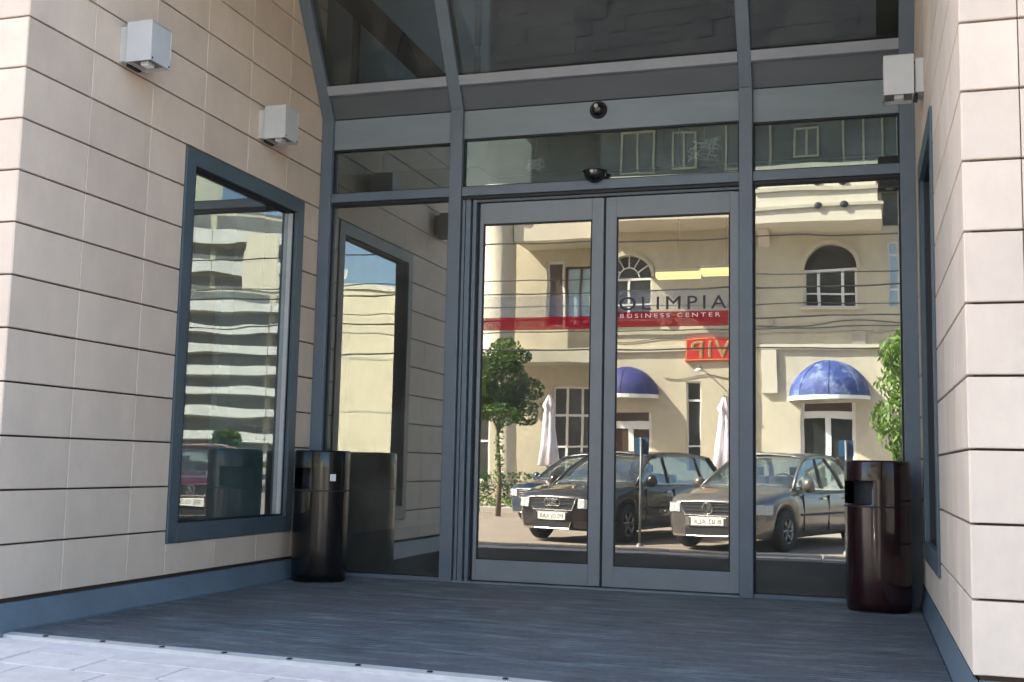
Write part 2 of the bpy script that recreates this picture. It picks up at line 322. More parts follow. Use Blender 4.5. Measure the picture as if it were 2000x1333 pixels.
wallL = thing('tiled_side_wall', 'beige tiled wall on the left of the doors holding a tall framed window and two lamps', 'wall')
cols = [-3.087,-2.608,-2.092,-1.575,-1.058,-.541,-.024]; low = [-3.087,-2.608,-2.092,-1.745,-1.235,-.735,-.235,-.02]
cwin = [-3.087,-2.608,-2.092,-1.745,-.278,-.02]
side_wall(1, LX, LYC, LW, cols, low, wallL, 5.2)
wallR = thing('tiled_side_wall', 'pale tiled wall on the right of the doors, seen edge on behind the maroon bin', 'wall')
side_wall(-1, RX, RYC, RW, [-3.24,-2.74,-2.22,-1.70,-1.18,-.66,-.02], [-3.24,-2.74,-2.22,-1.70,-1.18,-.66,-.02], wallR, 5.2)
def frontwall(parent, cols_, yf, zmax):
    r = 0
    while Z0+r*RP < zmax:
        z = Z0+(r+.5)*RP; r += 1
        for p, q in zip(cols_, cols_[1:]): tile(parent, (p+q)/2, yf, z, abs(q-p)-.0035, RP-.009, -math.pi/2)
frontwall(wallL, [-3.752,-4.29,-4.80,-5.31], LYC, 5.2); frontwall(wallR, [.347,.535,1.05,1.57,2.09], RYC, 5.2)
def backing(parent, x0, x1, yc, win, side):
    b = MB(); y0, y1, z0, z1 = win
    b.box(x0,x1,yc,y0,-.3,5.2); b.box(x0,x1,y1,-.0,-.3,5.2); b.box(x0,x1,y0,y1,-.3,z0); b.box(x0,x1,y0,y1,z1,5.2)
    b.build('wall_core', M['joint'], parent)
backing(wallL, -4.05, -3.776, LYC+.026, LW, 1); backing(wallR, .371, .65, RYC+.026, RW, -1)
box('wall_core', M['joint'], -5.35, -4.05, LYC+.026, -2.8, -.3, 5.2, wallL); box('wall_core', M['joint'], .65, 2.1, RYC+.026, -2.9, -.3, 5.2, wallR)
# skirting: sloped flashing at the foot of the tiles
b = MB(); b.prism([(-3.765,LYC-.01,.122),(-3.735,LYC-.01,.122),(-3.668,LYC-.01,.012),(-3.668,LYC-.01,-.02),(-3.765,LYC-.01,-.02)], (0,3.09,0)); b.build('skirting', M['skirt'], wallL)
box('skirting', M['skirt'], -5.3, -3.768, LYC-.012, LYC+.02, -.1, .122, wallL)
b = MB(); b.prism([(.36,RYC+.02,.122),(.352,RYC+.02,.122),(.328,RYC+.02,.012),(.328,RYC+.02,-.04),(.36,RYC+.02,-.04)], (0,3.24,0)); b.build('skirting', M['skirt'], wallR)
box('skirting', M['skirt'], .364, 2.1, RYC+.012, RYC+.03, -.12, .122, wallR)
b = MB(); b.tube([(.352,-3.262,.05),(.352,-3.262,.105),(.372,-3.262,.118)], .004, 6); b.tube([(.335,-3.262,.04),(.352,-3.262,.05)], .004, 6); b.build('corner_clip', M['alu'], wallR)
def window(parent, X, sgn, win, fw=.095, deep=.05):
    y0, y1, z0, z1 = win; a, c = (X-.09, X+.012) if sgn > 0 else (X-.012, X+.09)
    b = MB(); b.box(a,c,y0,y0+fw,z0,z1); b.box(a,c,y1-fw,y1,z0,z1); b.box(a,c,y0+fw,y1-fw,z0,z0+fw+.01); b.box(a,c,y0+fw,y1-fw,z1-fw,z1)
    f = b.build('window_frame', M['wframe'], parent, .004)
    i = fw+.012; gx = X-sgn*deep
    b = MB(); g0, g1 = (gx-.01, gx+.035) if sgn > 0 else (gx-.035, gx+.01)
    b.box(g0,g1,y0+fw,y0+i,z0+fw,z1-fw); b.box(g0,g1,y1-i,y1-fw,z0+fw,z1-fw); b.box(g0,g1,y0+i,y1-i,z1-i,z1-fw); b.box(g0,g1,y0+i,y1-i,z0+fw+.01,z0+i+.008)
    b.build('gasket', M['gasket'], f)
    if sgn > 0: box('glazing_bead', M['alu'], gx, gx+.03, y1-i-.012, y1-i, z0+i, z1-i, f)
    pane('window_pane', M['gside'], min(gx,gx-sgn*.006), max(gx,gx-sgn*.006), y0+fw, y1-fw, z0+fw, z1-fw, 3 if sgn > 0 else 5, f)
window(wallL, LX, 1, LW); window(wallR, RX, -1, RW)
# upper storeys above the tiled walls (also throw the shade over the pavement)
up = thing('office_building', 'tall beige office block rising above the recessed glass entrance', 'building')
b = MB(); b.box(-18,-3.76,-3.06,9,5.2,11.8); b.box(.355,14,-3.2,9,5.2,11.8); b.box(-18,-5.35,-3.0,9,-.3,5.2); b.box(2.1,14,-3.1,9,-.3,5.2); b.box(-3.76,.355,1.6,9,5.2,11.8); b.build('upper_wall', M['tile'], up)
b = MB(); b.box(-3.74,.33,-3.03,-.78,4.2,5.2); b.build('added_shade_soffit', M['panel2'], up)  # unseen slab added over the recess to darken its tiled walls
b = MB(); b.box(-18,14,9,9.3,-.3,11.8); b.box(-18,14,-3,9,11.8,12); b.build('roof', M['roof'], up)
# interior
b = MB(); b.box(-17.9,13.9,8.7,8.95,-.05,5.1); b.build('interior_wall', M['interior'], up)
box('interior_wall', M['intpale'], -6.8, -3.0, 1.5, 1.55, 3.3, 5.1, up)
box('interior_floor', M['intfloor'], -17.9, 13.9, .06, 8.7, -.05, .004, up); box('interior_floor', M['intfloor'], -17.9, -3.8, -2.9, .06, -.05, .004, up); box('interior_floor', M['intfloor'], .4, 5, -2.9, .06, -.05, .004, up)
box('interior_ceiling', M['interior'], -17.9, 13.9, .9, 8.7, 5.15, 5.19, up)
box('interior_wall', M['interior'], -7.0, -6.9, -2.9, 3, 0, 5.1, up); box('interior_wall', M['interior'], 2.0, 2.06, -2.8, 3, 0, 5.1, up)
# ------------------------------------------------------------------ glass entrance front
fac = thing('glass_entrance_front', 'blue grey aluminium and glass entrance front with sloping upper glazing between the tiled walls', 'glazed front')
F = M['frame']
def bar(name, x0, x1, y0, y1, z0, z1, m=F, parent=fac, bev=.004): return box(name, m, x0,x1,y0,y1,z0,z1,parent,bev)
SZ = 3.285; K = .6
def sy(z): return -K*(z-SZ)
posts = [(-3.748,-3.662),(-2.745,-2.655),(-.738,-.652),(.254,.347)]
for x0, x1 in posts:
    bar('post', x0, x1, -.045, .10, 0, SZ)
    b = MB(); b.prism([(x0,-.045,SZ),(x0,-.045+sy(4.6),4.6),(x0,.10+sy(4.6),4.6),(x0,.10,SZ)], (x1-x0,0,0)); b.build('sloping_post', F, fac, .004)
bays = list(zip([p[1] for p in posts], [p[0] for p in posts[1:]]))
for i, (x0, x1) in enumerate(bays):
    bar('transom', x0, x1, -.03, .08, 2.66, 2.725)
    bar('cover_strip', x0, x1, -.020, .05, 2.634, 2.659, M['gasket'])
    if i != 1: bar('sill', x0, x1, -.03, .08, 0, .026)
    bar('fascia_panel', x0, x1, -.012, .05, 3.075 if i == 1 else 3.055, 3.278, M['panel'])
    bar('shadow_gap', x0, x1, -.008, .05, (3.075 if i == 1 else 3.055)-.012, 3.075 if i == 1 else 3.055, M['gasket'], bev=0)
    def slab(name, z0, z1, t0, t1, m, par=fac):
        b = MB(); b.prism([(x0,sy(z0)+t0,z0),(x0,sy(z1)+t0,z1),(x0,sy(z1)+t1,z1),(x0,sy(z0)+t1,z0)], (x1-x0,0,0)); return b.build(name, m, par, .002)
    slab('spandrel_panel', 3.286, 3.425, -.005, .05, M['panel2'])
    slab('sloping_transom', 3.427, 3.485, -.05, .06, M['transom'])
    z0, z1 = 3.487, 4.6
    bm_ = MB(); bm_.prism([(x0,sy(z0),z0),(x0,sy(z1),z1),(x0,sy(z1)+.008,z1),(x0,sy(z0)+.008,z0)], (x1-x0,0,0)); bm_.build('sloping_pane', M['gslope'], fac)
    slab('gasket', z0, z0+.012, -.02, -.001, M['gasket'])
    pane('transom_pane', M['gtop'], x0, x1, .012, .018, 2.725, 3.065, 2, fac)
    b = MB(); zt = 3.063 if i == 1 else 3.043
    b.box(x0,x0+.012,-.005,.012,2.725,zt); b.box(x1-.012,x1,-.005,.012,2.725,zt); b.box(x0+.012,x1-.012,-.005,.012,2.725,2.735); b.build('gasket', M['gasket'], fac)
# head of the sloping glazing out of view, closes the roof of the recess
bar('head_beam', -3.748, .347, -.86, -.70, 4.6, 5.35)
# fixed panes either side of the doors
for (x0, x1) in (bays[0], bays[2]):
    pane('fixed_pane', M['gpane'], x0, x1, .012, .020, .026, 2.634, 2, fac)
    b = MB(); b.box(x0,x0+.012,-.006,.012,.026,2.634); b.box(x1-.012,x1,-.006,.012,.026,2.634); b.box(x0+.012,x1-.012,-.006,.012,.026,.036); b.build('gasket', M['gasket'], fac)
# door pocket profiles beside the left post
for j, (a, c, yy) in enumerate(((-2.650,-2.628,-.02),(-2.620,-2.585,-.03),(-2.575,-2.548,-.012))):
    bar('door_jamb', a, c, yy, .09, 0, 2.634)
bar('jamb_recess', -2.655, -2.53, .03, .085, 0, 2.634, M['gasket'])
bar('header', -2.548, -.738, -.012, .09, 2.612, 2.632, M['panel2'])
bar('threshold', -2.655, -.738, -.05, .08, 0, .012, M['panel'])
def leaf(x0, x1, gl, gr, gb, gt, name_label, red, y=.0):
    b = MB(); yy0, yy1 = y, y+.045
    b.box(x0,gl,yy0,yy1,.022,2.604); b.box(gr,x1,yy0,yy1,.022,2.604); b.box(gl,gr,yy0,yy1,.022,gb); b.box(gl,gr,yy0,yy1,gt,2.604)
    f = b.build('sliding_door', M['leaf'], fac, .003); f['label'] = name_label
    pane('door_pane', M['gdoor'], gl, gr, y+.014, y+.022, gb, gt, 2, f)
    g = MB(); g.box(gl,gl+.009,y+.004,y+.014,gb,gt); g.box(gr-.009,gr,y+.004,y+.014,gb,gt); g.box(gl+.009,gr-.009,y+.004,y+.014,gt-.011,gt); g.box(gl+.009,gr-.009,y+.004,y+.014,gb,gb+.008); g.build('door_gasket', M['gasket'], f)
    z0, z1 = red; b = MB(); b.box(gl+.012,gr-.012,y+.0115,y+.013,z0,z1); b.build('red_band', M['redband'], f)
    b = MB(); b.box(gl+.012,gr-.012,y+.0115,y+.013,z1+.001,z1+.145); b.build('frosted_band', M['frost'], f)
    return f
dl = leaf(-2.522, -1.642, -2.497, -1.722, .158, 2.459, 'left sliding door leaf', (1.712,1.80))
dr = leaf(-1.626, -.742, -1.553, -.800, .152, 2.466, 'right sliding door leaf with black lettering', (1.722,1.822))
text('lettering', 'OLIMPIA', M['letter'], dr, .705, .088, Matrix.Translation((-1.53,.0105,1.835)) @ FRONT, .0005, 1.35)
text('small_lettering', 'BUSINESS CENTER', M['white'], dr, .66, .028, Matrix.Translation((-1.525,.0105,1.782)) @ FRONT, .0005, 1.5)
box('meeting_gap', M['gasket'], -1.642, -1.626, .02, .05, .022, 2.604, fac)
box('bottom_seal', M['gasket'], -2.522, -.742, .004, .04, .012, .021, fac)
# pieces of structure behind the glazing
b = MB(); b.prism([(-4.25,.8,4.72),(-3.95,.8,4.72),(-3.05,.8,3.80),(-3.30,.8,3.80)], (0,.09,0)); tag(b.build('steel_brace', M['brace']), 'dark diagonal steel brace behind the upper left sloping pane', 'brace')
b = MB(); b.tube([(-3.93,.85,5.14),(-3.93,.85,3.3)], .035, 10); tag(b.build('steel_column', M['brace']), 'thin dark upright behind the upper left sloping pane', 'column')
b = MB(); b.tube([(-2.87,.85,5.14),(-2.87,.85,4.10)], .028, 10); b.tube([(-2.87,.85,4.10),(-2.87,.85,4.0)], .016, 8); b.tube([(-2.87,.85,4.0),(-2.87,.85,3.84)], .028, 10); tag(b.build('ceiling_pipe', M['pipe']), 'pale vertical pipe behind the upper middle sloping pane', 'pipe')
# lit fluorescent ceiling lamps inside
for (x0,x1,y0,y1,z,lab) in ((-2.14,-1.66,4.85,5.02,2.93,'yellowish lit ceiling light seen through the right door, left of the pair'),(-1.64,-1.1,4.80,5.0,2.95,'yellowish lit ceiling light seen through the right door, right of the pair'),(-8.62,-8.3,6.5,6.6,2.9,'short lit ceiling light seen through the left side window')):
    t = thing('ceiling_light', lab, 'ceiling light', ((x0+x1)/2,(y0+y1)/2,z), 0, 'lit ceiling lights inside')
    hx, hy = (x1-x0)/2, (y1-y0)/2
    box('diffuser', M['tube'], -hx, hx, -hy, hy, -.06, 0, t, .01); box('housing', M['lamp'], -hx, hx, -hy, hy, .001, .03, t)
    b = MB(); b.tube([(0,0,.03),(0,0,5.14-z)], .006, 6); b.build('hanger', M['brace'], t)
# teal board added for the teal reflection of the bin, and blind behind it
t = thing('reflection_board', 'low teal board added behind the left side window for the teal bin reflection', 'board'); box('board_panel', M['teal'], -3.99,-3.96,-.90,-.12,.38,.93,t); box('board_edge', M['blind'], -3.995,-3.95,-.96,-.902,.38,1.9,t)
o = box('roller_blind', M['blind'], -4.0,-3.985,-.90,-.12,1.02,1.92); tag(o, 'pale roller blind hanging inside behind the left side window', 'blind')
# ------------------------------------------------------------------ white wire tangles added for bright reflections behind the middle transom pane
def glint(cx, cy, cz, s, seed, lab):
    rr = random.Random(seed); b = MB()
    for k in range(9):
        pts = [Vector((rr.uniform(-.10,.10)*s, rr.uniform(-.04,.04)*s, rr.uniform(-.07,.07)*s)) for _ in range(4)]
        b.tube(pts, .006, 5)
    b.tube([(0,0,.05),(0,0,.3)], .002, 4)
    o = b.build('added_wire_glint', M['wire'], None, loc=(cx,cy,cz)); tag(o, lab, 'glint')
glint(-1.0,.25,2.97,1.2,3,'larger added tangled white wire ornament behind the glass right of the ceiling sensors')
glint(-2.2,.25,2.93,.6,5,'small added tangled white wire ornament behind the glass left of the ceiling sensors')
# ------------------------------------------------------------------ door sensors
def sensor(x, z, lab, half):
    t = thing('door_sensor', lab, 'sensor', (x,-.05 if half else -.012,z), 0, 'black dome sensors above the doors')
    if half:
        b = MB(); n = 10; b.lathe([(.078*math.cos(a), .078*math.sin(a)) for a in [math.pi/2*k/n-math.pi/2 for k in range(n+1)]], n=28); b.build('dome', M['black'], t)
        b = MB(); b.lathe([(0,.004),(.084,.004),(.086,0),(.084,-.004)], n=28); b.build('collar', M['gasket'], t)
    else:
        b = MB(); n = 10; b.lathe([(.052*math.cos(a), -.052*math.sin(a)-.01) for a in [math.pi/2*k/n for k in range(n+1)]], n=28, axis='y'); b.build('dome', M['black'], t)
        b = MB(); b.lathe([(.06,0),(.06,-.012),(.052,-.014)], n=28, axis='y'); b.build('collar', M['gasket'], t)
    b = MB(); b.lathe([(0,0),(.014,0),(.014,.01),(0,.01)], n=12, axis='y', c=(-.004,-.072 if not half else -.078,.012 if not half else -.012)); b.build('lens', M['lamp'], t)
sensor(-1.684, 3.212, 'black ball shaped sensor on the pale fascia over the doors', False)
sensor(-1.696, 2.775, 'black half dome sensor on the transom just above the doors', True)
# ------------------------------------------------------------------ wall lamps
def wall_lamp(lab):
    """box lamp, local frame: wall at x=0, lamp grows to +x"""
    t = thing('wall_lamp', lab, 'wall lamp', group='white box wall lamps')
    box('back_plate', M['lamp'], 0, .045, -.075, .075, .0, .19, t, .003)
    b = MB(); x0,x1,y0,y1,z0,z1 = .05,.205,-.09,.09,-.01,.21; th = .006
    b.box(x0,x1,y0,y1,z1-th,z1); b.box(x0,x1,y0,y0+th,z0,z1-th); b.box(x0,x1,y1-th,y1,z0,z1-th); b.box(x0,x0+th,y0+th,y1-th,z0,z1-th); b.box(x1-th,x1,y0+th,y1-th,z0,z1-th)
    b.build('lamp_box', M['lamp'], t, .002)
    for yy_, zz_ in ((-.06,.02),(.06,.02),(-.06,.17),(.06,.17)): b = MB(); b.lathe([(0,.004),(.005,.004),(.006,0)], c=(.045,yy_,zz_), n=8, axis='x'); b.build('screw', M['gasket'], t)
    for yy_ in (-.075,.075): b = MB(); b.lathe([(0,.003),(.005,.003),(.006,0)], c=(x1,yy_,z0+.015), n=8, axis='x'); b.build('screw', M['gasket'], t)
    box('diffuser', M['lampglass'], x0+th, x1-th, y0+th, y1-th, z0+.02, z0+.03, t)
    box('bulb', M['white'], .10,.15,-.03,.03, z0-.004, z0+.02, t, .006); box('bracket', M['gasket'], .03,.052,-.05,.05,-.02,.0, t)
    return t
l1 = wall_lamp('white box lamp nearest the street on the left tiled wall'); l1.location = (-3.75,-2.33,2.885)
l2 = copy_tree(l1); l2.location = (-3.75,-.87,2.885); l2['label'] = 'white box lamp over the left window, the one nearest the doors'
l3 = copy_tree(l1); l3.location = (.345,-1.02,2.83); l3.rotation_euler = (0,0,math.pi); l3['label'] = 'white box lamp on the right tiled wall, seen from its side'
# ------------------------------------------------------------------ litter bins
def bin_(x, y, m, lab, a_open, rz=0, sticker=None):
    t = thing('litter_bin', lab, 'litter bin', (x,y,0), 0, 'tall round litter bins beside the doors')
    r = .183; H = .865; n = 72; b = MB(); bm = b.bm
    zs = [.012,.06,.2,.4,.6,.615,.745,.75,H-.012,H]; a0, a1 = a_open
    rings = [[bm.verts.new(((r-(.006 if z in (zs[0],zs[-1]) else 0)+(.003 if z >= .6 else 0))*math.cos(2*math.pi*k/n), (r-(.006 if z in (zs[0],zs[-1]) else 0)+(.003 if z >= .6 else 0))*math.sin(2*math.pi*k/n), z)) for k in range(n)] for z in zs]
    for j in range(len(zs)-1):
        for k in range(n):
            a = 360*(k+.5)/n
            if 5 <= j < 6 and a0 < a < a1: continue
            bm.faces.new((rings[j][k], rings[j][(k+1)%n], rings[j+1][(k+1)%n], rings[j+1][k])).smooth = True
    body = b.build('body', m, t)
    so_ = body.modifiers.new('solid', 'SOLIDIFY'); so_.thickness = .004; so_.offset = -1
    b = MB(); b.lathe([(0,H-.02),(r-.012,H-.018),(r-.008,H-.002)], n=48); b.build('lid', m, t)
    b = MB(); b.lathe([(r-.05,.58),(r-.05,.80)], n=36); b.build('liner', M['gasket'], t)
    b = MB(); b.lathe([(r-.015,0),(r-.010,.014),(0,.016)], n=36); b.build('foot_ring', M['gasket'], t)
    b = MB(); b.lathe([(r+.0045,.596),(r+.0052,.600),(r+.0045,.604)], n=60); b.build('rim_band', M['gasket'], t)
    if sticker:
        a = R(sticker); c = Vector((math.cos(a), math.sin(a), 0)); u = Vector((-math.sin(a), math.cos(a), 0)); q = Vector((0,0,.665)); b = MB()
        b.prism([c*(r+.006)+u*-.02+q, c*(r+.006)+u*.02+q, c*(r+.006)+u*.02+q+Vector((0,0,.045)), c*(r+.006)+u*-.02+q+Vector((0,0,.045))], c*.003); b.build('sticker', M['white'], t)
    return t
bin_(-3.468,-.39, M['binb'], 'black round litter bin in the left corner of the entrance with a small white sticker', (195,268), sticker=318)
bin_(.088,-.335, M['binr'], 'dark maroon round litter bin standing in the right corner of the entrance', (190,262))
# ------------------------------------------------------------------ buildings across the street (seen in the glass)
YF = -24.0
ob = thing('street_building', 'cream rendered building across the street with arched windows, reflected in the doors', 'building')
def holes_wall(name, m, x0, x1, z0, z1, yf, th, holes, parent):
    """wall with its face at yf looking +y; rectangular holes (x0,x1,z0,z1)"""
    xs = sorted({x0,x1,*[h[0] for h in holes],*[h[1] for h in holes]}); zs = sorted({z0,z1,*[h[2] for h in holes],*[h[3] for h in holes]})
    b = MB()
    for a, c in zip(zs, zs[1:]):
        run = None
        for p, q in zip(xs, xs[1:]):
            solid = not any(h[0] <= (p+q)/2 <= h[1] and h[2] <= (a+c)/2 <= h[3] for h in holes)
            if solid: run = [p, q] if run is None else [run[0], q]
            elif run: b.box(run[0],run[1],yf-th,yf,a,c); run = None
        if run: b.box(run[0],run[1],yf-th,yf,a,c)
    return b.build(name, m, parent)
arches = [(-6.98,-5.62,4.95,6.80),(-1.445,-.04,5.18,6.93)]
doors = [(-6.75,-5.58,-.3,2.30),(-1.53,-.13,-.3,2.62)]
narrow = (-4.58,-4.19,.75,3.19)
rightw = (.75,1.02,5.2,6.9)
wall_holes = [*arches, *doors, narrow, rightw]
holes_wall('front_wall', M['plaster'], -7.2, 3.0, -.4, 8.98, YF, .35, wall_holes + [(.62,1.6,7.35,8.35)], ob)
box('shaded_loggia', M['shadegreen'], -7.2, 3.0, -26, -24.36, 4.5, 10.9, ob)
box('side_wall', M['plaster'], 2.65, 3.0, -34, YF-.36, -.4, 10.9, ob)
box('shop_back', M['interior'], -7.1, 2.6, -26, -25.8, -.4, 4.4, ob)
# recessed upper storey: set back over the parapet, its shade put into the dark colour
b = MB(); b.box(-12.5,3.0,-24.4,-22.6,10.9,13.4); b.box(-12.5,3.0,-26,-25.6,8.98,10.9); b.build('shaded_upper_storey', M['shadegreen'], ob)
box('roof', M['roof'], -12.5, 3.1, -34, -23.8, 13.4, 13.6, ob)
def arch_window(x0, x1, z0, z1, fan):
    cx = (x0+x1)/2; r = (x1-x0)/2; zs = z1-r; n = 14
    b = MB()                                               # spandrels that turn the square opening into an arch
    for s in (-1, 1):
        pts = [(cx+s*r, YF+.001, z1), (cx, YF+.001, z1)] + [(cx+s*r*math.sin(math.pi/2*k/n), YF+.001, zs+r*math.cos(math.pi/2*k/n)) for k in range(1, n+1)]
        b.prism(pts, (0,-.352,0))
    b.build('arch_spandrel', M['plaster'], ob)
    b = MB()
    for k in range(n*2):
        a0, a1 = math.pi*k/(2*n), math.pi*(k+1)/(2*n); R0, R1 = r, r+.10
        b.prism([(cx+R0*math.cos(a0),YF+.002,zs+R0*math.sin(a0)),(cx+R1*math.cos(a0),YF+.002,zs+R1*math.sin(a0)),(cx+R1*math.cos(a1),YF+.002,zs+R1*math.sin(a1)),(cx+R0*math.cos(a1),YF+.002,zs+R0*math.sin(a1))], (0,.05,0))
    b.build('arch_moulding', M['plaster2'], ob)
    w_ = bpy.data.objects.new('arched_window', None); C.objects.link(w_); w_.parent = ob
    y = YF-.18
    b = MB(); t = .055
    b.box(x0,x0+t,y-.05,y,z0,zs); b.box(x1-t,x1,y-.05,y,z0,zs); b.box(x0,x1,y-.05,y+.01,z0,z0+t); b.box(x0,x1,y-.05,y+.012,zs-.03,zs+.04)
    m1, m2 = x0+(x1-x0)*.27, x0+(x1-x0)*.73
    if fan:
        for a in (35,62,90,118,145):
            b.tube([(cx+.45*r*math.cos(R(a)),y,zs+.45*r*math.sin(R(a))),(cx+r*math.cos(R(a)),y,zs+r*math.sin(R(a)))], .018, 5)
        b.tube([(cx+.45*r*math.cos(R(a)),y,zs+.45*r*math.sin(R(a))) for a in range(0,181,15)], .018, 5)
        b.box(cx-.03,cx+.03,y-.05,y+.014,z0,zs)
    else:
        b.box(m1-.04,m1+.04,y-.05,y+.014,z0,zs); b.box(m2-.04,m2+.04,y-.05,y+.014,z0,zs)
    b.box(x0,x1,y-.05,y+.016,z0+(zs-z0)*.36,z0+(zs-z0)*.36+.05)
    b.build('window_frame', M['pvc'], w_)
    b = MB(); b.box(x0+.001,x1-.001,y-.045,y-.035,z0,z1); b.build('window_pane', M['housewin'], w_)
    box('window_sill', M['plaster2'], x0-.08, x1+.08, YF-.02, YF+.10, z0-.09, z0-.005, ob)
arch_window(*arches[0], True); arch_window(*arches[1], False)
# narrow window and the slim bluish one
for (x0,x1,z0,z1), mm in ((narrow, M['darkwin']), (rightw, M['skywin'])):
    w_ = bpy.data.objects.new('window', None); C.objects.link(w_); w_.parent = ob
    b = MB(); y = YF-.08
    b.box(x0,x0+.04,y-.05,y,z0,z1); b.box(x1-.04,x1,y-.05,y,z0,z1); b.box(x0+.04,x1-.04,y-.05,y,z1-.05,z1)
    for f in (.25,.78): b.box(x0+.04,x1-.04,y-.05,y,z0+(z1-z0)*f,z0+(z1-z0)*f+.05)
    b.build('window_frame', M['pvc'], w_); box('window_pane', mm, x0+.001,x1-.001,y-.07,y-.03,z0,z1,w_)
# balcony parapet with stepped mouldings
def parapet(x0, x1, z0, zt, nm='balcony_parapet'):
    zz = [z0, z0+(zt-z0)*.24, z0+(zt-z0)*.30, z0+(zt-z0)*.55, z0+(zt-z0)*.62, zt-.14, zt]; dd = [1.5,1.56,1.42,1.48,1.38,1.52]
    for i, (a, c, d) in enumerate(zip(zz, zz[1:], dd)): box(nm, M['plaster2'] if i % 2 == 0 else M['greyrender'], x0-(d-1.38), x1+(d-1.38), YF+.001, YF+d, a+.001*i, c-.001, ob)
parapet(-2.55, .45, 7.22, 8.75); parapet(-6.9, -2.95, 7.45, 8.68)
b = MB()                                                    # curved bracket under the end of the balcony
pts = [(YF+.001,7.2),(YF+.76,7.2)] + [(YF+.76*(1-math.sin(math.pi/2*k/8)), 7.2-.42*(1-math.cos(math.pi/2*k/8))) for k in range(1,9)]
b.prism([(-2.62,y,z) for y,z in pts], (.3,0,0)); b.build('balcony_bracket', M['plaster2'], ob)
vb = MB(); vb.lathe([(0,.01),(.09,.01),(.10,0),(.09,-.02),(0,-.02)], n=14, axis='y'); v0 = vb.build('drain_hole', M['gasket'], ob)
for i, (x, z) in enumerate(((-1.02,8.30),(-.38,8.30),(-.98,7.62),(-.35,7.62))):
    o = v0 if i == 0 else v0.copy()
    if i: C.objects.link(o)
    o.location = (x, YF+(1.425 if z > 8 else 1.565), z)
box('string_course', M['plaster2'], -7.2, 3.0, YF+.001, YF+.09, 4.02, 4.16, ob)
box('string_course', M['greyrender'], -7.2, 3.0, YF+.001, YF+.05, 4.50, 4.60, ob)
box('pilaster', M['plaster2'], -2.55, -2.15, YF+.001, YF+.10, 2.9, 4.0, ob); box('pilaster', M['greyrender'], -.2, .15, YF+.002, YF+.07, 4.17, 4.49, ob)
# doors below the awnings
for (x0,x1,z0,z1), lab in zip(doors, ('panelled shop door','shop door with board')):
    d = bpy.data.objects.new('shop_door', None); C.objects.link(d); d.parent = ob; b = MB(); y = YF-.12; t = .09; zt = z1-.45
    b.box(x0,x0+t,y-.06,y,z0,z1); b.box(x1-t,x1,y-.06,y,z0,z1); b.box(x0+t,x1-t,y-.06,y,zt,zt+.2); b.box((x0+x1)/2-.07,(x0+x1)/2+.07,y-.06,y+.01,z0,zt); b.box(x0+t,x1-t,y-.06,y,z0,z0+.5)
    b.build('door_frame', M['pvc'], d); box('door_pane', M['darkwin'] if x0 > -3 else M['brown'], x0+t,x1-t,y-.05,y-.02,z0,zt,d); box('transom_board', M['brown'], x0+t,x1-t,y-.05,y-.02,zt+.201,z1,d)
for i,(x0,x1,z0,z1) in enumerate(((-6.6,-5.6,9.2,10.5),(-5.1,-4.4,9.3,10.4),(-3.6,-2.3,9.2,10.6),(-1.7,-1.0,9.4,10.3),(-.4,.7,9.2,10.5))):
    w_ = bpy.data.objects.new('window', None); C.objects.link(w_); w_.parent = ob; y = -24.35; b = MB()
    b.box(x0,x0+.06,y,y+.05,z0,z1); b.box(x1-.06,x1,y,y+.05,z0,z1); b.box(x0+.06,x1-.06,y,y+.05,z1-.06,z1); b.box(x0+.06,x1-.06,y,y+.05,z0,z0+.06); b.box((x0+x1)/2-.03,(x0+x1)/2+.03,y,y+.05,z0+.06,z1-.06)
    b.build('window_frame', M['greyrender'], w_); box('window_pane', M['farwin'], x0+.06, x1-.06, y+.002, y+.02, z0+.06, z1-.06, w_)
# small fittings and services on the street front
b = MB(); b.tube([(-2.86,YF+.08,-.3),(-2.86,YF+.08,4.0),(-2.86,YF+.16,4.25),(-2.86,YF+.14,7.3)], .045, 8); b.build('downpipe', M['greyrender'], ob)
for z in (.8,2.2,3.6,5.6): box('pipe_clip', M['post'], -2.92,-2.80,YF+.002,YF+.13,z,z+.04, ob)
b = MB(); b.tube([(-4.2,YF+.002,3.55),(-4.2,YF+.28,3.60),(-4.2,YF+.36,3.52)], .018, 6); b.build('lamp_arm', M['post'], ob)
b = MB(); b.lathe([(0,.10),(.06,.09),(.12,0),(.10,0),(0,.04)], c=(-4.2,YF+.38,3.42), n=14); b.build('wall_lamp_shade', M['pvc'], ob)
for x,z,w_,h_ in ((-5.2,4.75,.22,.14),(-2.4,4.72,.16,.22),(.35,4.45,.2,.2),(-3.2,1.7,.35,.5)): box('service_box', M['greyrender'] if z > 3 else M['pvc'], x,x+w_,YF+.001,YF+.07,z,z+h_, ob, .008)
for i,(xa,xb,z) in enumerate(((-7.1,-3.0,4.35),(-2.8,2.6,4.72),(-5.2,-2.9,3.3))):
    b = MB(); b.tube([(xa+(xb-xa)*k/12,YF+.02,z-.06*math.sin(math.pi*k/12*3)) for k in range(13)], .010, 5); b.build('wall_cable', M['cable'], ob)
for (x0,x1,z0,z1) in arches:
    b = MB()
    for k in range(14):
        u = k/14; xx = x0+.06+(x1-x0-.12)*u
        if .36 < u < .60: continue
        b.box(xx,xx+(x1-x0)*.05,YF-.34+.02*(k%2),YF-.32+.02*(k%2),z0+.05,z1-.75)
    b.build('curtain', M['curtain'], ob)
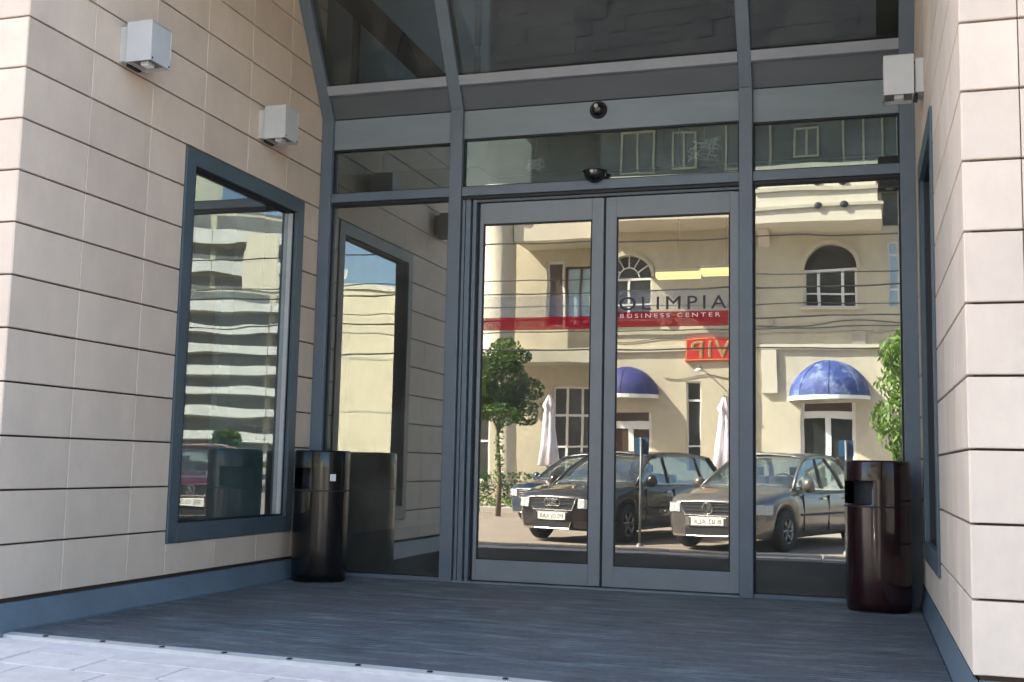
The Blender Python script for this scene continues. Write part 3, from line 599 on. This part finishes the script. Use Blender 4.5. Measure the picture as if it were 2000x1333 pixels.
# recessed bay at the left with round column
holes_wall('bay_wall', M['plaster'], -12.5, -7.2, -.4, 9.0, -25.2, .3, [(-9.0,-8.45,4.9,6.9),(-8.42,-7.5,4.9,6.75),(-8.75,-7.45,.4,3.15),(-11.9,-10.7,.3,2.6)], ob)
box('bay_return', M['plaster'], -7.45, -7.2, -25.19, YF-.36, -.4, 8.97, ob)
box('bay_ceiling', M['plaster2'], -9.6, -7.2, -25.19, YF+.3, 7.25, 7.9, ob)
b = MB(); b.lathe([(.5,3.9),(.5,8.6)], c=(-10.1,YF+.1,0), n=28); b.lathe([(.62,8.6),(.62,8.9),(.5,8.9)], c=(-10.1,YF+.1,0), n=28); b.lathe([(.5,3.9),(.62,3.85),(.62,3.7),(.0,3.7)], c=(-10.1,YF+.1,0), n=28); b.build('round_column', M['plaster2'], ob)
b = MB(); b.lathe([(.28,-.3),(.28,3.7)], c=(-9.75,YF+.1,0), n=24); b.build('round_column', M['plaster2'], ob)
box('bay_ledge', M['greyrender'], -10.8, -7.21, -25.19, YF+.35, 3.72, 4.12, ob)
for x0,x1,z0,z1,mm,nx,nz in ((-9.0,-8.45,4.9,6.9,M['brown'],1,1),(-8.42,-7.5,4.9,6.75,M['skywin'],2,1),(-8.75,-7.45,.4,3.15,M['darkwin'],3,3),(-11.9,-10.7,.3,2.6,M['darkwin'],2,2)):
    w_ = bpy.data.objects.new('window', None); C.objects.link(w_); w_.parent = ob; y = -25.28; b = MB()
    for i in range(nx+1): x = x0+(x1-x0)*i/nx; x = min(max(x,x0+.035),x1-.035); b.box(x-.035,x+.035,y-.05,y,z0,z1)
    for i in range(nz+1): z = z0+(z1-z0)*i/nz; z = min(max(z,z0+.03),z1-.03); b.box(x0,x1,y-.05,y+.004,z-.03,z+.03)
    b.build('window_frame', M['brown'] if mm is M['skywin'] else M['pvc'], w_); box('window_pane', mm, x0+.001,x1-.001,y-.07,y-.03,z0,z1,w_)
# awnings
def awning(cx, wd, zb, h, m, lab):
    t = thing('dome_awning', lab, 'awning', (cx,YF+.002,zb), 0, 'round blue awnings over the shop doors')
    n = 12; r = wd/2; rows = []
    b = MB(); bm = b.bm
    for j in range(9):
        e = math.pi/2*j/8; rr = math.cos(e)
        rows.append([bm.verts.new((r*rr*math.cos(math.pi*k/n), r*.85*rr*math.sin(math.pi*k/n)*(1+.0), h*math.sin(e))) for k in range(n+1)])
    for A, B in zip(rows, rows[1:]):
        for k in range(n):
            f = [A[k],A[k+1],B[k+1],B[k]]
            if (A[k].co-A[k+1].co).length > 1e-4:
                try: bm.faces.new(f).smooth = True
                except ValueError: pass
    b.build('canopy', m, t)
    b = MB(); outer = [(r*1.01*math.cos(math.pi*k/n), r*.86*math.sin(math.pi*k/n)) for k in range(n+1)]
    for (xa,ya),(xb,yb) in zip(outer, outer[1:]): b.prism([(xa,ya,-.11),(xb,yb,-.11),(xb,yb,.005),(xa,ya,.005)], (xa*-.01,-.012 if ya > .01 else 0,0))
    b.build('valance', M['pvc'], t)
    for k in (3,6,9):
        a = math.pi*k/n; b = MB(); b.tube([(r*1.005*math.cos(math.pi/2*j/8)*math.cos(a), r*.855*math.cos(math.pi/2*j/8)*math.sin(a), h*1.01*math.sin(math.pi/2*j/8)) for j in range(9)], .007, 5); b.build('rib', m, t)
    return t
awning(-6.3, 1.85, 2.80, .78, M['navy'], 'navy domed awning with white edge over the left shop door')
awning(-.80, 2.10, 2.80, .92, M['blue'], 'bright blue domed awning with white edge over the right shop door')
# sign
sg = thing('shop_sign', 'red shop sign with yellow outlined letters on the cream wall across the street', 'sign', (-3.95,YF+.002,4.05))
box('sign_board', M['red'], -.66,.66,0,.09,-.33,.33,sg,.01)
b = MB(); b.box(-.64,.64,.09,.096,.28,.30); b.box(-.64,.64,.09,.096,-.30,-.28); b.box(-.64,-.62,.09,.096,-.28,.28); b.box(.62,.64,.09,.096,-.28,.28); b.build('border', M['yel'], sg)
text('sign_lettering', 'VIP', M['yel'], sg, 1.06, .46, Matrix.Translation((.55,.097,-.24)) @ BACK, .004, 1.15, .008)
text('sign_lettering', 'VIP', M['olive'], sg, 1.02, .41, Matrix.Translation((.53,.103,-.215)) @ BACK, .004, 1.15, -.012)
# parasols, closed
def parasol(x, y, zg, top, lab):
    t = thing('closed_parasol', lab, 'parasol', (x,y,zg), 0, 'closed white parasols on the terrace')
    H = top-zg; b = MB(); n = 20; rings = []
    prof = [(.03,H),(.07,H-.10),(.15,H-.30),(.10,H-.42),(.13,H-.6),(.16,H-.9),(.20,H-1.3),(.26,H-1.75),(.22,H-1.78)]
    for r, z in prof: rings.append([b.bm.verts.new((r*(1+.22*math.cos(5*2*math.pi*k/n+z))*math.cos(2*math.pi*k/n), r*(1+.22*math.cos(5*2*math.pi*k/n+z))*math.sin(2*math.pi*k/n), z)) for k in range(n)])
    for A, B in zip(rings, rings[1:]):
        for k in range(n): b.bm.faces.new((A[k],A[(k+1)%n],B[(k+1)%n],B[k])).smooth = True
    b.build('folded_cloth', M['umb'], t)
    b = MB(); b.tube([(0,0,.05),(0,0,H+.05)], .022, 8); b.build('pole', M['post'], t)
    b = MB(); b.lathe([(0,.1),(.2,.08),(.28,0),(0,0)], n=20); b.build('base', M['carblack'], t)
parasol(-7.56,-20.4,-.42,2.58,'closed white parasol beside the round topped street tree'); parasol(-3.31,-21.6,-.305,2.62,'closed white parasol beside the narrow window under the red sign')
# trees
def foliage(name, m, parent, blobs, n, s, seed, droop=0):
    rr = random.Random(seed); vs_, fs_ = [], []
    for i in range(n):
        c, rad = blobs[rr.randrange(len(blobs))]
        while True:
            d = Vector((rr.uniform(-1,1),rr.uniform(-1,1),rr.uniform(-1,1)))
            if .001 < d.length < 1: break
        d = d.normalized()*(d.length**.45); p = Vector(c)+Vector((d.x*rad[0],d.y*rad[1],d.z*rad[2]))
        u = Vector((rr.gauss(0,1),rr.gauss(0,1),rr.gauss(0,.7)-droop)).normalized(); v = u.orthogonal().normalized(); v = (Matrix.Rotation(rr.uniform(0,6.28),3,u) @ v)
        L_ = s*rr.uniform(.7,1.3); W_ = L_*(.28 if droop else .45); k = len(vs_)
        vs_ += [p-u*L_*.5, p+v*W_*.5, p+u*L_*.5, p-v*W_*.5]; fs_.append((k,k+1,k+2,k+3))
    me = bpy.data.meshes.new(name); me.from_pydata(vs_, [], fs_); me.materials.append(m); o = bpy.data.objects.new(name, me); C.objects.link(o); o.parent = parent; return o
def tree(x, y, zg, lab, blobs, n, s, lm, trunk_h, r0, seed, droop=0, group=None, vine=False):
    t = thing('street_tree', lab, 'tree', (x,y,zg), 0, group); rr = random.Random(seed)
    b = MB(); b.tube([(0,0,-.05),(.03,0,trunk_h*.4),(-.02,.02,trunk_h*.8),(0,0,trunk_h*1.15)], [r0,r0*.8,r0*.65,r0*.4], 9)
    for c, rad in blobs[:6]: b.tube([(0,0,trunk_h*.9), (Vector(c)+Vector((0,0,trunk_h)))*.5, c], [r0*.5,r0*.35,r0*.12], 6)
    b.build('trunk', M['bark'], t); foliage('crown', lm, t, blobs, n, s, seed, droop)
    if vine: foliage('climbing_ivy', M['leafb'], t, [((.03,.05,.9+.2*i),(.12,.12,.16)) for i in range(7)], 260, .09, seed+1)
rr = random.Random(4)
bl = [((rr.uniform(-.66,.66), rr.uniform(-.5,.5), 3.2+rr.uniform(-.85,.8)), (q, q, q*.75)) for q in [rr.uniform(.14,.42) for _ in range(30)]]+[((0,0,3.15),(.72,.6,.70))]*9
tree(-8.3,-18.6,-.42,'round topped street tree with a bright ivy covered trunk, reflected in the left door', bl, 11000, .105, M['leafd'], 2.2, .07, 11, vine=True)
bl = [((rr.uniform(-.35,.35)*f, rr.uniform(-.35,.35), z*1.45-.45+rr.uniform(-.1,.1)), (.52*f,.46*f,.36)) for z, f in ((2.9,.55),(2.7,.8),(2.5,1.05),(2.3,1.15),(2.1,1.1),(1.9,1),(1.7,.8),(1.55,.6),(1.4,.5)) for _ in range(3)]
tree(.98,-15.8,-.42,'slim young tree with bright drooping leaves, reflected beside the right post', bl, 6500, .17, M['leafb'], 2.0, .045, 21, droop=1.6)
for i, (x, y, s, lab) in enumerate(((17.6,-34,.42,'leafy tree beyond the maroon car, reflected low in the left window'),(-15,-27,1.3,'tree past the left end of the cream building'))):
    bl = [((rr.uniform(-1.2,1.2)*s, rr.uniform(-1.1,1.1)*s, 4.2*s+rr.uniform(-1.1,1.1)*s), (.9*s,.9*s,.7*s)) for _ in range(12)]
    tree(x, y, -.42, lab, bl, 5000, .28, M['hedge'], 2.8*s, .14, 31+i)
# hedge by the kerb
hd = foliage('hedge', M['hedge'], None, [((x, -22.3+.1*math.sin(x*3), z), (.35,.3,.3)) for x in [-14+.4*i for i in range(16)] for z in (.0,.35)], 7000, .09, 8); tag(hd, 'low clipped green hedge behind the far kerb beside the tree', 'hedge')
fo = foliage('flower_bed', M['leafb'], None, [((-12+.5*i,-21.4,-.2),(.4,.22,.12)) for i in range(9)], 1500, .08, 9); tag(fo, 'ground cover plants between hedge and kerb', 'plants', kind='stuff')
# ------------------------------------------------------------------ yellow block and far flats
yb = thing('yellow_building', 'plain yellow rendered block with a flat roof, reflected in the left glass', 'building')
yb.location = (14.6,-52,0); yb.rotation_euler = (0,0,R(36))
box('wall', M['yellow'], 0, 6.8, -18, 0, -.5, 10.1, yb); box('cornice', M['plaster2'], -.1, 6.9, -18.1, .1, 10.1, 10.4, yb); box('string_course', M['greyrender'], -.02, 6.82, -18.02, .02, 6.4, 6.5, yb); box('string_course', M['greyrender'], -.02,6.82,-18.02,.02,3.4,3.5, yb)
b = MB(); b.tube([(5.8,-2,10.4),(5.8,-2,12.0)], .05, 6); b.box(5.4,6.2,-2.1,-1.9,11.0,11.5); b.build('roof_aerial', M['concrete'], yb)
ap = thing('balcony_apartment_block', 'tall apartment block with stacked white balconies, reflected in the left window', 'building', (72,-132,0), R(25))
box('wall', M['greyrender'], -17, 14, -12, 0, -.5, 24, ap)
bal = MB(); bal.box(-7.6,7.6,0,1.6,0,.2); bal.box(-7.6,7.6,1.45,1.6,.2,1.2); bal.box(-7.6,-7.45,0,1.45,.2,1.2); bal.box(7.45,7.6,0,1.45,.2,1.2); bo = bal.build('balcony', M['concrete'], ap)
gl = MB(); gl.box(-7.2,7.2,.0,.05,1.3,2.7); go = gl.build('window_band', M['farwin'], ap)
for f in range(8):
    for src, dx in ((bo,-9),(bo,6.3),(go,-9),(go,6.3)):
        o = src if (f == 0 and dx < 0) else src.copy()
        if o is not src: C.objects.link(o)
        o.location = (dx, .01, f*2.95+.4)
box('stair_tower', M['plaster2'], -1.5, 3.0, -6, -1, 24, 32.5, ap); box('roof', M['roof'], -17.2, 14.2, -12.2, -.0, 24, 24.3, ap)
ap2 = copy_tree(ap); ap2.location = (98,-158,0); ap2.scale = (1,1,1.75); ap2['label'] = 'farther balcony apartment block beyond the first, reflected at the window edge'
ap['group'] = ap2['group'] = 'apartment blocks far down the street'
# ------------------------------------------------------------------ overhead cables
cs = [(-17,5.85,-18.2,.10),(-17.3,5.02,-17.6,.15),(-17.5,4.78,-17.9,.1),(-18,4.45,-18.3,.14),(-17.2,4.05,-17.3,.2),(-18,3.9,-18,.18),(-16.5,3.3,-16.9,.22)]
for i, (ya, z, yb_, sag) in enumerate(cs):
    b = MB(); pts = []
    for k in range(41):
        t = k/40; x = -30+60*t; pts.append((x, ya+(yb_-ya)*t, z+.25*(i%3-1)*(t-.5)-sag*4*t*(1-t)+sag))
    b.tube(pts, .013 if i % 2 else .018, 5)
    tag(b.build('overhead_cable', M['cable']), ('highest','second highest','third highest','middle','third lowest','second lowest','lowest')[i] + ' of the thin black overhead cables strung along the street', 'cable', 'overhead cables above the street')
for x in (-30, 30):
    t = thing('cable_pole', 'concrete pole carrying the overhead cables at the %s end' % ('left' if x < 0 else 'right'), 'pole', (x,-17.5,-.42), 0, 'poles carrying the cables'); b = MB(); b.tube([(0,0,0),(0,0,7.6)], [.16,.10], 10); b.build('shaft', M['concrete'], t); box('cross_arm', M['concrete'], -.06,.06,-1.2,1.2,6.0,6.15,t); box('cross_arm', M['concrete'], -.06,.06,-1.2,1.2,4.4,4.55,t)
# street signs on posts
for x, y, lab in ((-3.27,-10.1,'small dark parking sign on a thin post between the two front cars'),(-.22,-10.4,'blue parking sign on a thin post in front of the grey saloon')):
    t = thing('parking_sign', lab, 'sign', (x,y,-.42), 0, 'parking signs on thin posts'); b = MB(); b.tube([(0,0,0),(0,0,1.68)], .022, 10); b.build('post', M['post'], t)
    box('sign_plate', M['signblue'], -.11,.11,-.03,-.024,1.42,1.68,t,.002); b = MB(); b.lathe([(.07,0),(.05,.04),(.022,.06)], n=12); b.build('base', M['post'], t)
# ------------------------------------------------------------------ cars
def lerp(tab, s):
    for (a, va), (c, vc) in zip(tab, tab[1:]):
        if s <= c: t = (s-a)/(c-a) if c > a else 0; t = max(0,min(1,t)); return va+(vc-va)*t
    return tab[-1][1]
def car(lab, paint, loc, rz, L=4.8, W=1.8, H=1.45, estate=False, slats=4, round_badge=True, plate_text=''):
    t = thing('parked_car', lab, 'car', loc, rz, 'cars parked in the street')
    hw = W/2; front, rear = L/2, -L/2
    top = [(rear,.50),(rear+.05,.86),(rear+.3,.95 if estate else 1.0),(rear+1.0,.97),(-.2,.95),(front-1.5,.94),(front-1.25,.945),(front-.7,.885),(front-.3,.82),(front-.12,.775),(front-.03,.74),(front,.69)]
    wid = [(rear,.62),(rear+.08,.78),(rear+.35,.93),(rear+1,1.0),(0,1.0),(front-1,.995),(front-.5,.95),(front-.25,.87),(front-.1,.78),(front,.66)]
    wf, wr, ra = front-.88, rear+.95, .35
    def zb(s):
        z = .20
        if s > front-.25: z = .20+.05*(s-front+.25)/.25
        for c in (wf, wr):
            if abs(s-c) < ra: z = max(z, .30+math.sqrt(ra*ra-(s-c)**2))
        return z
    n = 96; b = MB(); rings = []
    for i in range(n+1):
        s = rear+(front-rear)*i/n; w_ = hw*lerp(wid, s); zt = lerp(top, s); z0 = min(zb(s), zt-.1); h = zt-z0; cr = .03 if rear+.6 < s < front-.2 else .015
        half = [(w_*.93,z0),(w_*.985,z0+.22*h),(w_,z0+.5*h),(w_*.985,z0+.78*h),(w_*.95,z0+.93*h),(w_*.86,zt),(w_*.45,zt+cr),(0,zt+cr*1.3)]
        ring = [(s,-y,z) for y,z in half]+[(s,y,z) for y,z in half[-2::-1]]
        rings.append([b.bm.verts.new(p) for p in ring])
    k = len(rings[0])
    for A, B in zip(rings, rings[1:]):
        for j in range(k-1): b.bm.faces.new((A[j],A[j+1],B[j+1],B[j])).smooth = True
        b.bm.faces.new((A[k-1],A[0],B[0],B[k-1]))
    b.bm.faces.new(rings[0]); b.bm.faces.new(rings[-1][::-1]); b.build('body', paint, t)
    # greenhouse
    r0 = rear+(.12 if estate else .62); r1 = rear+(.55 if estate else 1.25); f1 = front-2.10; f0 = front-1.28
    zbelt = .94; sec = [(r0,zbelt+.01,.80),(r1,H-.05,.62),((r1+f1)/2,H,.63),(f1,H-.045,.62),(f0,zbelt,.79)]
    st = []
    for (s0_,z0_,w0_),(s1_,z1_,w1_) in zip(sec, sec[1:]):
        for q in range(6): u = q/6; st.append((s0_+(s1_-s0_)*u, z0_+(z1_-z0_)*u+.05*math.sin(math.pi*u)*(1 if (z1_-z0_)**2 > .05 else .3), w0_+(w1_-w0_)*u))
    st.append(sec[-1])
    def section(s, z, w, off=0):
        frac = max(0.02,(z-zbelt)/(H-zbelt)); bw = .80+.0*frac; wt = bw+(.62-bw)*frac
        return bw*hw/.9+off, wt*hw/.9+off, z+off*.5
    b = MB(); rg = []
    for s, z, w_ in st:
        bw, wt, zz = section(s, z, w_); zz = max(zz, zbelt+.02)
        rg.append([b.bm.verts.new(p) for p in ((s,-bw,zbelt-.03),(s,-(bw*.45+wt*.55),(zbelt+zz)/2),(s,-wt,zz-.02),(s,-wt*.6,zz+.012),(s,0,zz+.02),(s,wt*.6,zz+.012),(s,wt,zz-.02),(s,(bw*.45+wt*.55),(zbelt+zz)/2),(s,bw,zbelt-.03))])
    for A, B in zip(rg, rg[1:]):
        for j in range(8): b.bm.faces.new((A[j],A[j+1],B[j+1],B[j])).smooth = j in (2,3,4,5)
    b.bm.faces.new(rg[0]); b.bm.faces.new(rg[-1][::-1]); b.build('window_glass', M['carglass'], t)
    b = MB(); rg = []
    for s, z, w_ in [q for q in st if r1-.001 <= q[0] <= f1+.001]:
        bw, wt, zz = section(s, z, w_); rg.append([b.bm.verts.new(p) for p in ((s,-wt-.012,zz-.05),(s,-wt-.006,zz-.005),(s,-wt*.6,zz+.024),(s,0,zz+.034),(s,wt*.6,zz+.024),(s,wt+.006,zz-.005),(s,wt+.012,zz-.05))])
    for A, B in zip(rg, rg[1:]):
        for j in range(6): b.bm.faces.new((A[j],A[j+1],B[j+1],B[j])).smooth = True
    o = b.build('roof', paint, t); md = o.modifiers.new('s','SOLIDIFY'); md.thickness = .02; md.offset = 1
    bwx = .80*hw/.9
    for sx_, yy_ in ((f0-1.05,-.36),(f0-1.05,.36)):
        b = MB(); b.box(sx_-.16,sx_-.02,yy_-.22,yy_+.22,.90,1.10); b.box(sx_-.15,sx_-.06,yy_-.12,yy_+.12,1.12,1.26); b.box(sx_-.11,sx_-.09,yy_-.04,yy_+.04,1.10,1.12); b.build('seat', M['seat'], t, .03)
    b = MB(); b.box(f0-1.95,f0-1.80,-.56,.56,.90,1.10); b.build('rear_bench', M['seat'], t, .03)
    b = MB(); b.tube([(f0-.62+.05*math.cos(2*math.pi*k/16),-.36+.17*math.sin(2*math.pi*k/16),1.0+.15*math.cos(2*math.pi*k/16)) for k in range(17)], .014, 6, cap=False); b.build('steering_wheel', M['gasket'], t)
    box('dashboard', M['seat'], f0-.62, f0-.12, -.68, .68, .94, .985, t, .02)
    for sd_ in (-1, 1):
        wt = .62*hw/.9
        for (sa, sb_, r_) in ((f0+.02,f1,.030),(f0-1.15,f0-1.22,.032),(r0+ .95 if estate else r0+.75, r1+.55,.032),(r0+.02,r1,.05)):
            b = MB(); b.tube([(sa,sd_*(bwx+.004),zbelt-.02),((sa+sb_)/2,sd_*(bwx*.45+wt*.55+.004),(zbelt+H)/2+.0),(sb_,sd_*(wt+.004),H-.07)], r_, 6); b.build('pillar', paint, t)
        b = MB(); b.tube([(r0+.1,sd_*(bwx+.02),zbelt+.0),(f0-.05,sd_*(bwx+.02),zbelt-.0)], .012, 5); b.build('belt_trim', M['chrome'], t)
        b = MB(); b.tube([(wr+.45,sd_*(hw+.003),.55),(wf-.45,sd_*(hw+.003),.55)], .018, 5); b.build('side_moulding', M['dplast'], t)
        b = MB(); b.lathe([(0,-.09),(.07,-.08),(.10,-.02),(.09,.05),(0,.07)], c=(f0-.22,sd_*(hw+.06),zbelt+.05), n=12, axis='x'); b.tube([(f0-.22,sd_*(bwx-.02),zbelt),(f0-.22,sd_*(hw+.02),zbelt+.02)], .02, 6); b.build('door_mirror', paint, t)
        for s_ in (f0-1.05, f0-2.0): box('door_handle', M['chrome'], s_, s_+.16, min(sd_*(hw-.012),sd_*(hw+.012)), max(sd_*(hw-.012),sd_*(hw+.012)), .80, .825, t)
        for s_ in (f0-.18, f0-1.2, f0-2.25): box('door_seam', M['gasket'], s_, s_+.008, min(sd_*(hw-.03),sd_*(hw+.0015)), max(sd_*(hw-.03),sd_*(hw+.0015)), .28, .86, t)
        # headlight wraps round the corner
        b = MB(); pts = []
        prof = [(front+.004,.47),(front+.004,.585),(front-.09,.70),(front-.24,.79),(front-.42,.855)]
        for (sa, wa), (sb_, wb) in zip(prof, prof[1:]):
            b.prism([(sa+.010,sd_*(wa*hw/.9+.006),.555+.0),(sb_+.010,sd_*(wb*hw/.9+.006),.565),(sb_+.002,sd_*(wb*hw/.9+.002),.70),(sa+.002,sd_*(wa*hw/.9+.002),.69)], (-.06,-.02*sd_,0))
        b.build('headlight', M['hl'], t, .004)
        b = MB(); b.lathe([(0,.012),(.05,.010),(.062,0),(.06,-.03)], c=(front-.10,sd_*.60,.34), n=14, axis='x'); b.build('fog_lamp', M['hl'], t)
    # front face furniture
    b = MB(); gw, gz0, gz1 = .45, .52, .725
    b.prism([(front+.004,-gw,gz1-.02),(front+.012,gw,gz1-.02),(front+.012,gw-.08,gz0),(front+.004,-gw+.08,gz0)], (-.06,0,0)); b.build('grille', M['gasket'], t)
    b = MB(); b.tube([(front+.015,-gw,gz1-.015),(front+.015,gw,gz1-.015),(front+.015,gw-.08,gz0),(front+.015,-gw+.08,gz0),(front+.015,-gw,gz1-.015)], .012, 6); b.build('grille_surround', M['chrome'], t)
    for i in range(slats):
        z = gz0+(gz1-.02-gz0)*(i+.5)/slats; hwz = gw-.08*(1-(z-gz0)/(gz1-gz0))-.015; box('grille_slat', M['chrome'], front+.006, front+.018, -hwz, hwz, z-.005, z+.005, t)
    if round_badge:
        b = MB(); n2 = 24; b.tube([(front+.028,.078*math.cos(2*math.pi*k/n2),(gz0+gz1)/2+.078*math.sin(2*math.pi*k/n2)) for k in range(n2+1)], .008, 6, cap=False)
        c_ = (gz0+gz1)/2
        b.tube([(front+.028,-.045,c_+.042),(front+.028,-.018,c_-.05),(front+.028,0,c_+.0),(front+.028,.018,c_-.05),(front+.028,.045,c_+.042)], .006, 5)
        b.tube([(front+.028,-.022,c_+.056),(front+.028,0,c_+.012),(front+.028,.022,c_+.056)], .006, 5); b.lathe([(0,0),(.058,0)], c=(front+.02,0,c_), n=20, axis='x'); b.build('badge', M['chrome'], t)
    else:
        b = MB(); n2 = 20
        for q in range(4): b.tube([(front+.028,-.096+.064*q+.052*math.cos(2*math.pi*k/n2),(gz0+gz1)/2+.01+.052*math.sin(2*math.pi*k/n2)) for k in range(n2+1)], .008, 6, cap=False)
        b.build('badge', M['chrome'], t)
    b = MB(); 
    for (ya, yb2) in ((-.62,-.3),(-.3,.3),(.3,.62)):
        x_ = front+.045 if ya == -.3 else front+.0
        xa = front-.10 if ya == -.62 else front+.03; xb = front-.10 if yb2 == .62 else front+.03
        b.prism([(xa,ya,.36),(xb,yb2,.36),(xb,yb2,.50),(xa,ya,.50)], (-.12,0,0))
    b.build('bumper', paint, t, .01)
    b = MB(); b.box(front-.06,front+.035,-.36,.36,.24,.335); b.build('lower_intake', M['gasket'], t)
    b = MB(); b.tube([(front+.036,-.37,.34),(front+.036,-.33,.235),(front+.036,.33,.235),(front+.036,.37,.34)], .010, 5); b.build('intake_trim', M['chrome'], t)
    pl = box('licence_plate', M['plate'], front+.032, front+.042, -.26, .26, .375, .485, t, .002)
    if plate_text: text('plate_lettering', plate_text, M['letter'], pl, .44, .07, Matrix.Translation((front+.043,-.22,.395)) @ Matrix.Rotation(R(90),4,'Z') @ FRONT, .0006)
    for s_ in (-1, 1): b = MB(); b.prism([(rear-.006,s_*.62*hw-.02*s_,.62),(rear-.006,s_*.35*hw,.62),(rear+.01,s_*.35*hw,.80),(rear+.01,s_*.62*hw-.02*s_,.80)], (.06,0,0)); b.build('tail_light', M['carred'], t)
    wh = None
    for s_ in (wf, wr):
        for sd_ in (-1, 1):
            w_ = bpy.data.objects.new('wheel', None); C.objects.link(w_); w_.parent = t; w_.location = (s_, sd_*(hw-.11), .315)
            if wh is None:
                b = MB(); b.lathe([(.19,-.10),(.29,-.10),(.315,-.07),(.315,.07),(.29,.10),(.19,.10),(.19,-.10)], n=32, axis='y'); ty = b.build('tyre', M['tyre'], w_)
                b = MB(); b.lathe([(.20,-.095),(.20,.095)], n=28, axis='y')
                for sg_ in (-1, 1):
                    b.lathe([(.20,.095*sg_),(.18,.09*sg_),(.17,.05*sg_)], n=28, axis='y'); b.lathe([(0,.085*sg_),(.05,.08*sg_),(.055,.05*sg_)], n=16, axis='y')
                    for q in range(6):
                        a = 2*math.pi*q/6; b.tube([(.04*math.cos(a),.07*sg_,.04*math.sin(a)),(.185*math.cos(a),.075*sg_,.185*math.sin(a))], .022, 6)
                ri = b.build('rim', M['rim'], w_); wh = (ty, ri)
            else:
                for q in wh: o = q.copy(); C.objects.link(o); o.parent = w_
    box('wheel_well', M['gasket'], rear+.2, front-.3, -hw*.80, hw*.80, .25, .60, t)
    return t
# car local +x is its front; the fronts look towards our building and a little to its left
car('dark brown estate car with open ring badge grille, parked left of the grey saloon', M['carblack'], (-3.95,-12.55,-.42), R(108), 4.85, 1.8, 1.46, True, 3, False, 'MS 05 XAR')
car('grey brown saloon with round badge and slatted grille, nearest to the doors', M['cargrey'], (-1.36,-11.8,-.42), R(110), 4.7, 1.76, 1.46, False, 4, True, 'B 02 ALX')
car('maroon saloon parked at the right, reflected low in the left side window', M['carred'], (4.9,-12.4,-.42), R(118), 4.5, 1.75, 1.45, False, 4, True, 'MS 07 BIR')
car('dark blue saloon parked behind the brown estate', M['carblue'], (-5.9,-18.0,-.42), R(108), 4.6, 1.75, 1.44, False, 4, True, '')
